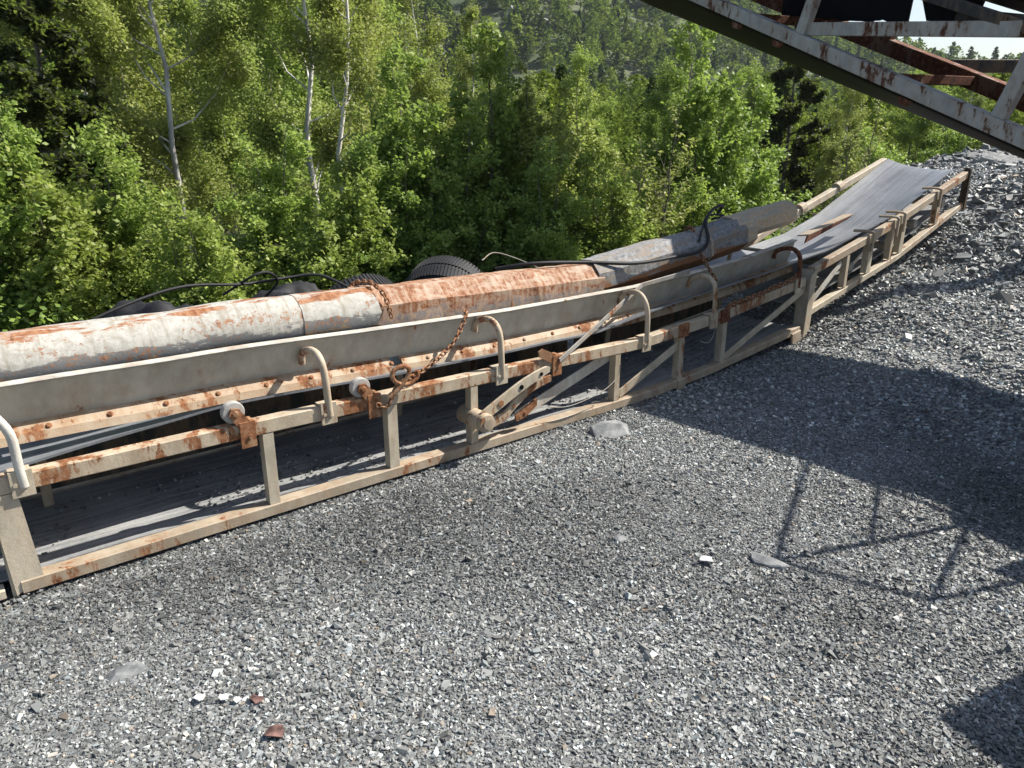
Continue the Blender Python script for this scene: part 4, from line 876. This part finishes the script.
proto('birch0', seed=5, H=8.0, Rr=1.9, stems=1, nleaf=36000, lsize=0.056, base=0.22, colr=YG, r0=0.062, barkm='birchbark', clump=0.09)
proto('birch1', seed=6, H=7.2, Rr=2.1, stems=3, nleaf=40000, lsize=0.056, base=0.2, colr=DK, r0=0.045, barkm='birchbark', clump=0.09)
proto('birch2', seed=7, H=6.5, Rr=2.0, stems=2, nleaf=42000, lsize=0.058, base=0.12, colr=BR, r0=0.045, barkm='bark', clump=0.09)
proto('pine', seed=8, H=7.0, Rr=1.7, stems=1, nleaf=90000, lsize=0.095, base=0.05, colr=((0.02, 0.032, 0.013), (0.06, 0.07, 0.028)), r0=0.10, conifer=True, clump=0.06)
proto('thin', seed=9, H=3.4, Rr=1.1, stems=5, nleaf=5200, lsize=0.055, base=0.25, colr=YG, r0=0.026, bare=0.45, clump=0.03)
def plant(key, name, x_, y_, sc, rz, label, cat, group=None, z=None, sz=None):
    z = float(F(x_, y_)) - 0.05 if z is None else z
    o = thing(name, (x_, y_, z), label, cat, group); o.rotation_euler = (0, 0, rz); o.scale = (sc, sc, sz or sc)
    for nm, me in zip(('trunk', 'crown'), PROTO[key]):
        c = bpy.data.objects.new(nm, me); col.objects.link(c); c.parent = o
    return o
# __PLANTS__
def at(u, D):                                  # bearing (photo column) and distance along y -> world x, y
    return ((u - 512) / 768.0 * D * 1.04, D)
SHR = [ # key, column, distance, height of top, label
 ('shrub0', 20, 6.3, 2.15, 'tall bright leafy shrub at the far left edge in front of the dark pine'),
 ('shrub3', 95, 6.2, 1.35, 'low bright shrub behind the left rubber matting, right of the tall leftmost shrub'),
 ('shrub1', 165, 6.9, 1.55, 'bright green rounded shrub growing right of the left rubber matting'),
 ('shrub3', 225, 6.1, 1.05, 'low leafy shrub showing just above the left end of the middle rubber heap'),
 ('shrub1', 285, 7.2, 1.50, 'medium leafy shrub behind the folded rubber sheeting'),
 ('shrub3', 335, 6.7, 1.20, 'low dense shrub directly behind the ribbed tyre'),
 ('shrub2', 365, 7.8, 1.85, 'upright yellow green shrub behind and between the ribbed and raised tyres'),
 ('shrub0', 425, 7.6, 2.25, 'tall bright shrub rising straight behind the raised tyre'),
 ('shrub0', 490, 8.2, 2.45, 'tall full bright green shrub just right of the raised tyre'),
 ('shrub2', 535, 8.0, 2.10, 'slender yellow green shrub above the orange trough end'),
 ('thin', 645, 8.0, 1.75, 'sparse twiggy shrub with thin grey stems behind the dark trough'),
 ('shrub2', 590, 9.2, 2.05, 'yellowish leafy shrub behind the sparse twiggy one'),
 ('shrub0', 690, 9.8, 2.75, 'tallest bright conical shrub left of the far belt end'),
 ('shrub1', 725, 10.6, 2.0, 'bright leafy shrub partly hidden right of the tall conical one'),
 ('shrub3', 575, 7.5, 1.0, 'low shrub filling the foot of the bank above the orange and dark trough joint'),
 ('shrub1', 405, 6.9, 1.45, 'rounded shrub just left of and behind the raised tyre'),
 ('shrub0', 455, 7.3, 1.75, 'full shrub directly above the raised tyre'),
 ('shrub1', 530, 7.2, 1.40, 'rounded shrub above the seam of the orange trough'),
 ('shrub3', 620, 7.6, 1.25, 'low shrub left of the sparse twiggy shrub above the dark trough'),
 ('shrub3', 690, 8.9, 1.0, 'low shrub at the foot of the tall conical shrub behind the cable loop')]
Hs = dict(shrub0=2.6, shrub1=2.3, shrub2=2.9, shrub3=1.7, birch0=8.0, birch1=7.2, birch2=6.5, pine=7.0, thin=3.4)
rr = random.Random(3)
for k, u, D, zt, lb in SHR:
    x_, y_ = at(u, D); z = float(F(x_, y_)) - 0.05; sc = (zt - z) / Hs[k]; plant(k, 'leafy_shrub', x_, y_, max(0.8, min(1.15, sc)), rr.uniform(0, 6.28), lb, 'shrub', 'shrubs on the bank behind the conveyor', sz=sc)
TR = [
 ('pine', 'pine_tree', 92, 9.3, 3.5, 'dark green pine with dense needles at the upper left'),
 ('birch0', 'birch_tree', 35, 14.5, 7.0, 'thin leaning birch with pale trunk left of the dark pine'),
 ('birch0', 'birch_tree', 135, 12.5, 6.6, 'white stemmed birch immediately right of the dark pine'),
 ('birch0', 'birch_tree', 205, 11.5, 6.0, 'slim birch with white stem right of the one beside the pine'),
 ('birch0', 'birch_tree', 352, 10.8, 5.2, 'slim white stemmed birch just right of the white trunk above the tyres'),
 ('birch1', 'birch_tree', 185, 13.5, 6.0, 'darker multi stemmed birch between the two white stemmed ones'),
 ('birch1', 'birch_tree', 255, 16.0, 6.5, 'shaded birch with several grey stems left of the upper centre'),
 ('birch0', 'birch_tree', 328, 12.0, 6.2, 'birch with clear white lower trunk above the ribbed tyre'),
 ('birch2', 'birch_tree', 385, 14.0, 5.2, 'broad bright birch behind the tall shrub over the raised tyre'),
 ('birch1', 'birch_tree', 440, 17.5, 5.0, 'dark crowned birch left of the open view to the hill'),
 ('birch2', 'birch_tree', 300, 19.0, 7.0, 'tall green birch rising out of frame behind the white trunked one'),
 ('birch2', 'birch_tree', 170, 20.0, 7.5, 'tall pale green birch filling the top edge right of the pine'),
 ('birch1', 'birch_tree', 70, 20.0, 7.5, 'tall birch showing behind the dark pine'),
 ('birch2', 'birch_tree', 390, 22.0, 6.3, 'distant rounded birch whose crown touches the top edge left of centre'),
 ('birch0', 'birch_tree', 475, 21.0, 4.2, 'narrow birch standing at the left rim of the hill view'),
 ('birch2', 'birch_tree', 590, 24.0, 3.6, 'round yellow green tree in the valley below the hill'),
 ('birch1', 'birch_tree', 540, 21.0, 2.7, 'low dark tree in the valley left of the round yellow green one'),
 ('birch2', 'birch_tree', 650, 20.0, 2.9, 'leafy tree between the round valley tree and the conical shrub'),
 ('pine', 'pine_tree', 765, 22.0, 4.0, 'dark pine standing under the overhead belt right of the conical shrub'),
 ('birch1', 'birch_tree', 815, 17.0, 2.6, 'dark leafy birch above the far end of the grey belt'),
 ('thin', 'bare_tree', 832, 12.5, 1.9, 'half bare grey branched sapling just behind the belt end'),
 ('birch2', 'birch_tree', 870, 20.0, 2.9, 'bright mid green tree right of the half bare sapling'),
 ('birch1', 'birch_tree', 925, 24.0, 3.2, 'dark tree below the overhead rail above the mound'),
 ('birch2', 'birch_tree', 985, 26.0, 2.7, 'light green rounded tree behind the mound crest at the right'),
 ('shrub1', 'leafy_shrub', 915, 14.5, 1.65, 'bright rounded bush peeking over the mound skyline'),
 ('shrub3', 'leafy_shrub', 860, 13.5, 1.35, 'low bush hidden half behind the belt end'),
 ('birch1', 'birch_tree', 1050, 22.0, 3.2, 'dark tree at the right frame edge beyond the mound'),
 ('birch2', 'birch_tree', 730, 26.0, 3.4, 'pale green tree left of the dark valley pine'),
 ('birch1', 'birch_tree', -40, 13.0, 6.5, 'birch at the left edge of the view beyond the leftmost shrub')]
for k, nm, u, D, zt, lb in TR:
    x_, y_ = at(u, D); z = float(F(x_, y_)) - 0.1; sc = (zt - z) / Hs[k]
    plant(k, nm, x_, y_, max(0.6, sc) if k != 'birch2' else max(0.85, sc), rr.uniform(0, 6.28), lb, 'tree' if 'tree' in nm else 'shrub', 'trees beyond the bank', sz=sc)
# undergrowth on the bank: uncounted leaves and stems
rg = np.random.default_rng(40)
n = 2400; s = rg.uniform(-4, 14, n); w = edge_w(s) + 0.25 + rg.random(n) ** 1.3 * 5.5; P = A0[None] + DS[None] * s[:, None] + DW[None] * w[:, None]; z = F(P[:, 0], P[:, 1])
hh = rg.uniform(0.25, 1.0, n) * np.clip((w - edge_w(s)) / 1.2, 0.25, 1) * (0.7 + 0.7 * vnoise(P[:, 0] * .8, P[:, 1] * .8, 90) + 0.2); m_ = 46
C = np.stack([P[:, 0], P[:, 1], z], -1)[:, None] + rg.normal(0, 1, (n, m_, 3)) * np.array([0.13, 0.13, 0]) + np.stack([np.zeros((n, m_)), np.zeros((n, m_)), rg.random((n, m_)) * hh[:, None]], -1)
C = C.reshape(-1, 3); V, F_ = leaf_quads(C, rg.uniform(0.03, 0.065, len(C)), rg)
mv = np.clip(rg.normal(0.4, 0.3, len(C)), 0, 1)[:, None]; cc = np.array([0.13, 0.21, 0.04]) * (1 - mv) + np.array([0.33, 0.44, 0.11]) * mv
tag(mesh_obj('undergrowth', V, F_, M['leaf'], origin=(0, 0, 0), color=np.repeat(np.concatenate([cc, np.ones((len(cc), 1))], 1), 4, 0)), kind='stuff')
# woods: valley and hillside, too many to count
def wood(name, P, hts, rad, nl, lf, cols, seed, cone):
    rg = np.random.default_rng(seed); n = len(P); a = rg.uniform(0, 2 * math.pi, (n, nl)); zf = rg.random((n, nl)) ** 0.8
    pr = np.where(cone[:, None], (1 - zf) * 0.9 + 0.05, np.sin(np.pi * np.clip(zf * 0.86 + 0.14, 0, 1)) ** 0.6)
    rr_ = rad[:, None] * pr * np.sqrt(rg.random((n, nl)) * 0.6 + 0.4) * (0.75 + 0.5 * np.sin(a * 3 + rg.uniform(0, 6, (n, 1))) * 0.4 + 0.25 * np.sin(a * 5 + zf * 9))
    C = np.stack([P[:, 0:1] + rr_ * np.cos(a), P[:, 1:2] + rr_ * np.sin(a), P[:, 2:3] + hts[:, None] * (0.12 + 0.88 * zf)], -1).reshape(-1, 3)
    V, F_ = leaf_quads(C, np.repeat(lf, nl) * rg.uniform(0.6, 1.4, n * nl), rg, flat=0.3)
    cc = np.repeat(cols, nl, 0) * rg.uniform(0.75, 1.3, (n * nl, 1)); cc = np.concatenate([cc, np.ones((len(cc), 1))], 1)
    return tag(mesh_obj(name, V, F_, M['farleaf'], origin=(0, 0, 0), color=np.repeat(cc, 4, 0)), kind='stuff')
def wcol(n, rg, cone):
    t = rg.random((n, 1)); c = np.array([0.08, 0.125, 0.02]) * (1 - t) + np.array([0.21, 0.26, 0.045]) * t; c[cone] = np.array([0.03, 0.055, 0.018]); return c
rg = np.random.default_rng(60)
n = 520; az = np.radians(rg.uniform(-44, 48, n)); r_ = rg.uniform(24, 95, n) ** 1.0; x = r_ * np.sin(az); y = r_ * np.cos(az); cone = rg.random(n) < 0.22
cap = np.where(az > -0.02, 1.6 + r_ * np.interp(np.degrees(az), [-1, 8, 20, 36], [0.055, 0.05, 0.045, 0.045]), 99); z = F(x, y)
h = np.minimum(rg.uniform(5, 9, n), np.maximum(cap - z, 2.5) * rg.uniform(0.75, 1.05, n))
wood('valley_wood', np.stack([x, y, z], -1), h, rg.uniform(1.4, 2.6, n), 1500, np.full(n, 0.16), wcol(n, rg, cone), 61, cone)
n = 6800; az = np.radians(rg.uniform(-40, 46, n)); r_ = 95 + 290 * rg.random(n) ** 0.75; x = r_ * np.sin(az); y = r_ * np.cos(az); cone = rg.random(n) < 0.3
ok = vnoise(x * 0.03, y * 0.03, 99) + 0.3 * vnoise(x * 0.1, y * 0.1, 98) > -0.42; x, y, cone = x[ok], y[ok], cone[ok]; n = len(x)
wood('hillside_wood', np.stack([x, y, HILL(x, y) - 0.3], -1), rg.uniform(3.5, 8, n), rg.uniform(1.6, 3.2, n), 150, np.full(n, 0.75), wcol(n, rg, cone), 62, cone)
n = 220; az = np.radians(rg.uniform(-5, 40, n)); r_ = rg.uniform(130, 340, n); x = r_ * np.sin(az); y = r_ * np.cos(az); z = HILL(x, y)
stones('hill_rocks', np.stack([x, y, z + 0.4], -1), rg.uniform(1.0, 3.5, n), stone_tint(n, 0.12, 0.05, 0.0), M['stone'])

# ------------------------------------------------------------------ air
def haze():
    me = bpy.data.meshes.new('haze'); x0, x1, y0, y1, z0, z1 = -760, 760, -80, 960, -40, 140
    me.from_pydata([(x, y, z) for x in (x0, x1) for y in (y0, y1) for z in (z0, z1)], [], [(0, 1, 3, 2), (4, 6, 7, 5), (0, 4, 5, 1), (2, 3, 7, 6), (0, 2, 6, 4), (1, 5, 7, 3)])
    m = bpy.data.materials.new('haze'); m.use_nodes = True; nt = m.node_tree; nt.nodes.remove(nt.nodes['Principled BSDF']); v = nt.nodes.new('ShaderNodeVolumePrincipled')
    v.inputs['Color'].default_value = (0.80, 0.88, 1.0, 1); v.inputs['Density'].default_value = 0.00022; v.inputs['Anisotropy'].default_value = 0.3
    nt.links.new(v.outputs[0], nt.nodes['Material Output'].inputs['Volume']); me.materials.append(m)
    o = bpy.data.objects.new('haze', me); col.objects.link(o); o['kind'] = 'stuff'
haze()
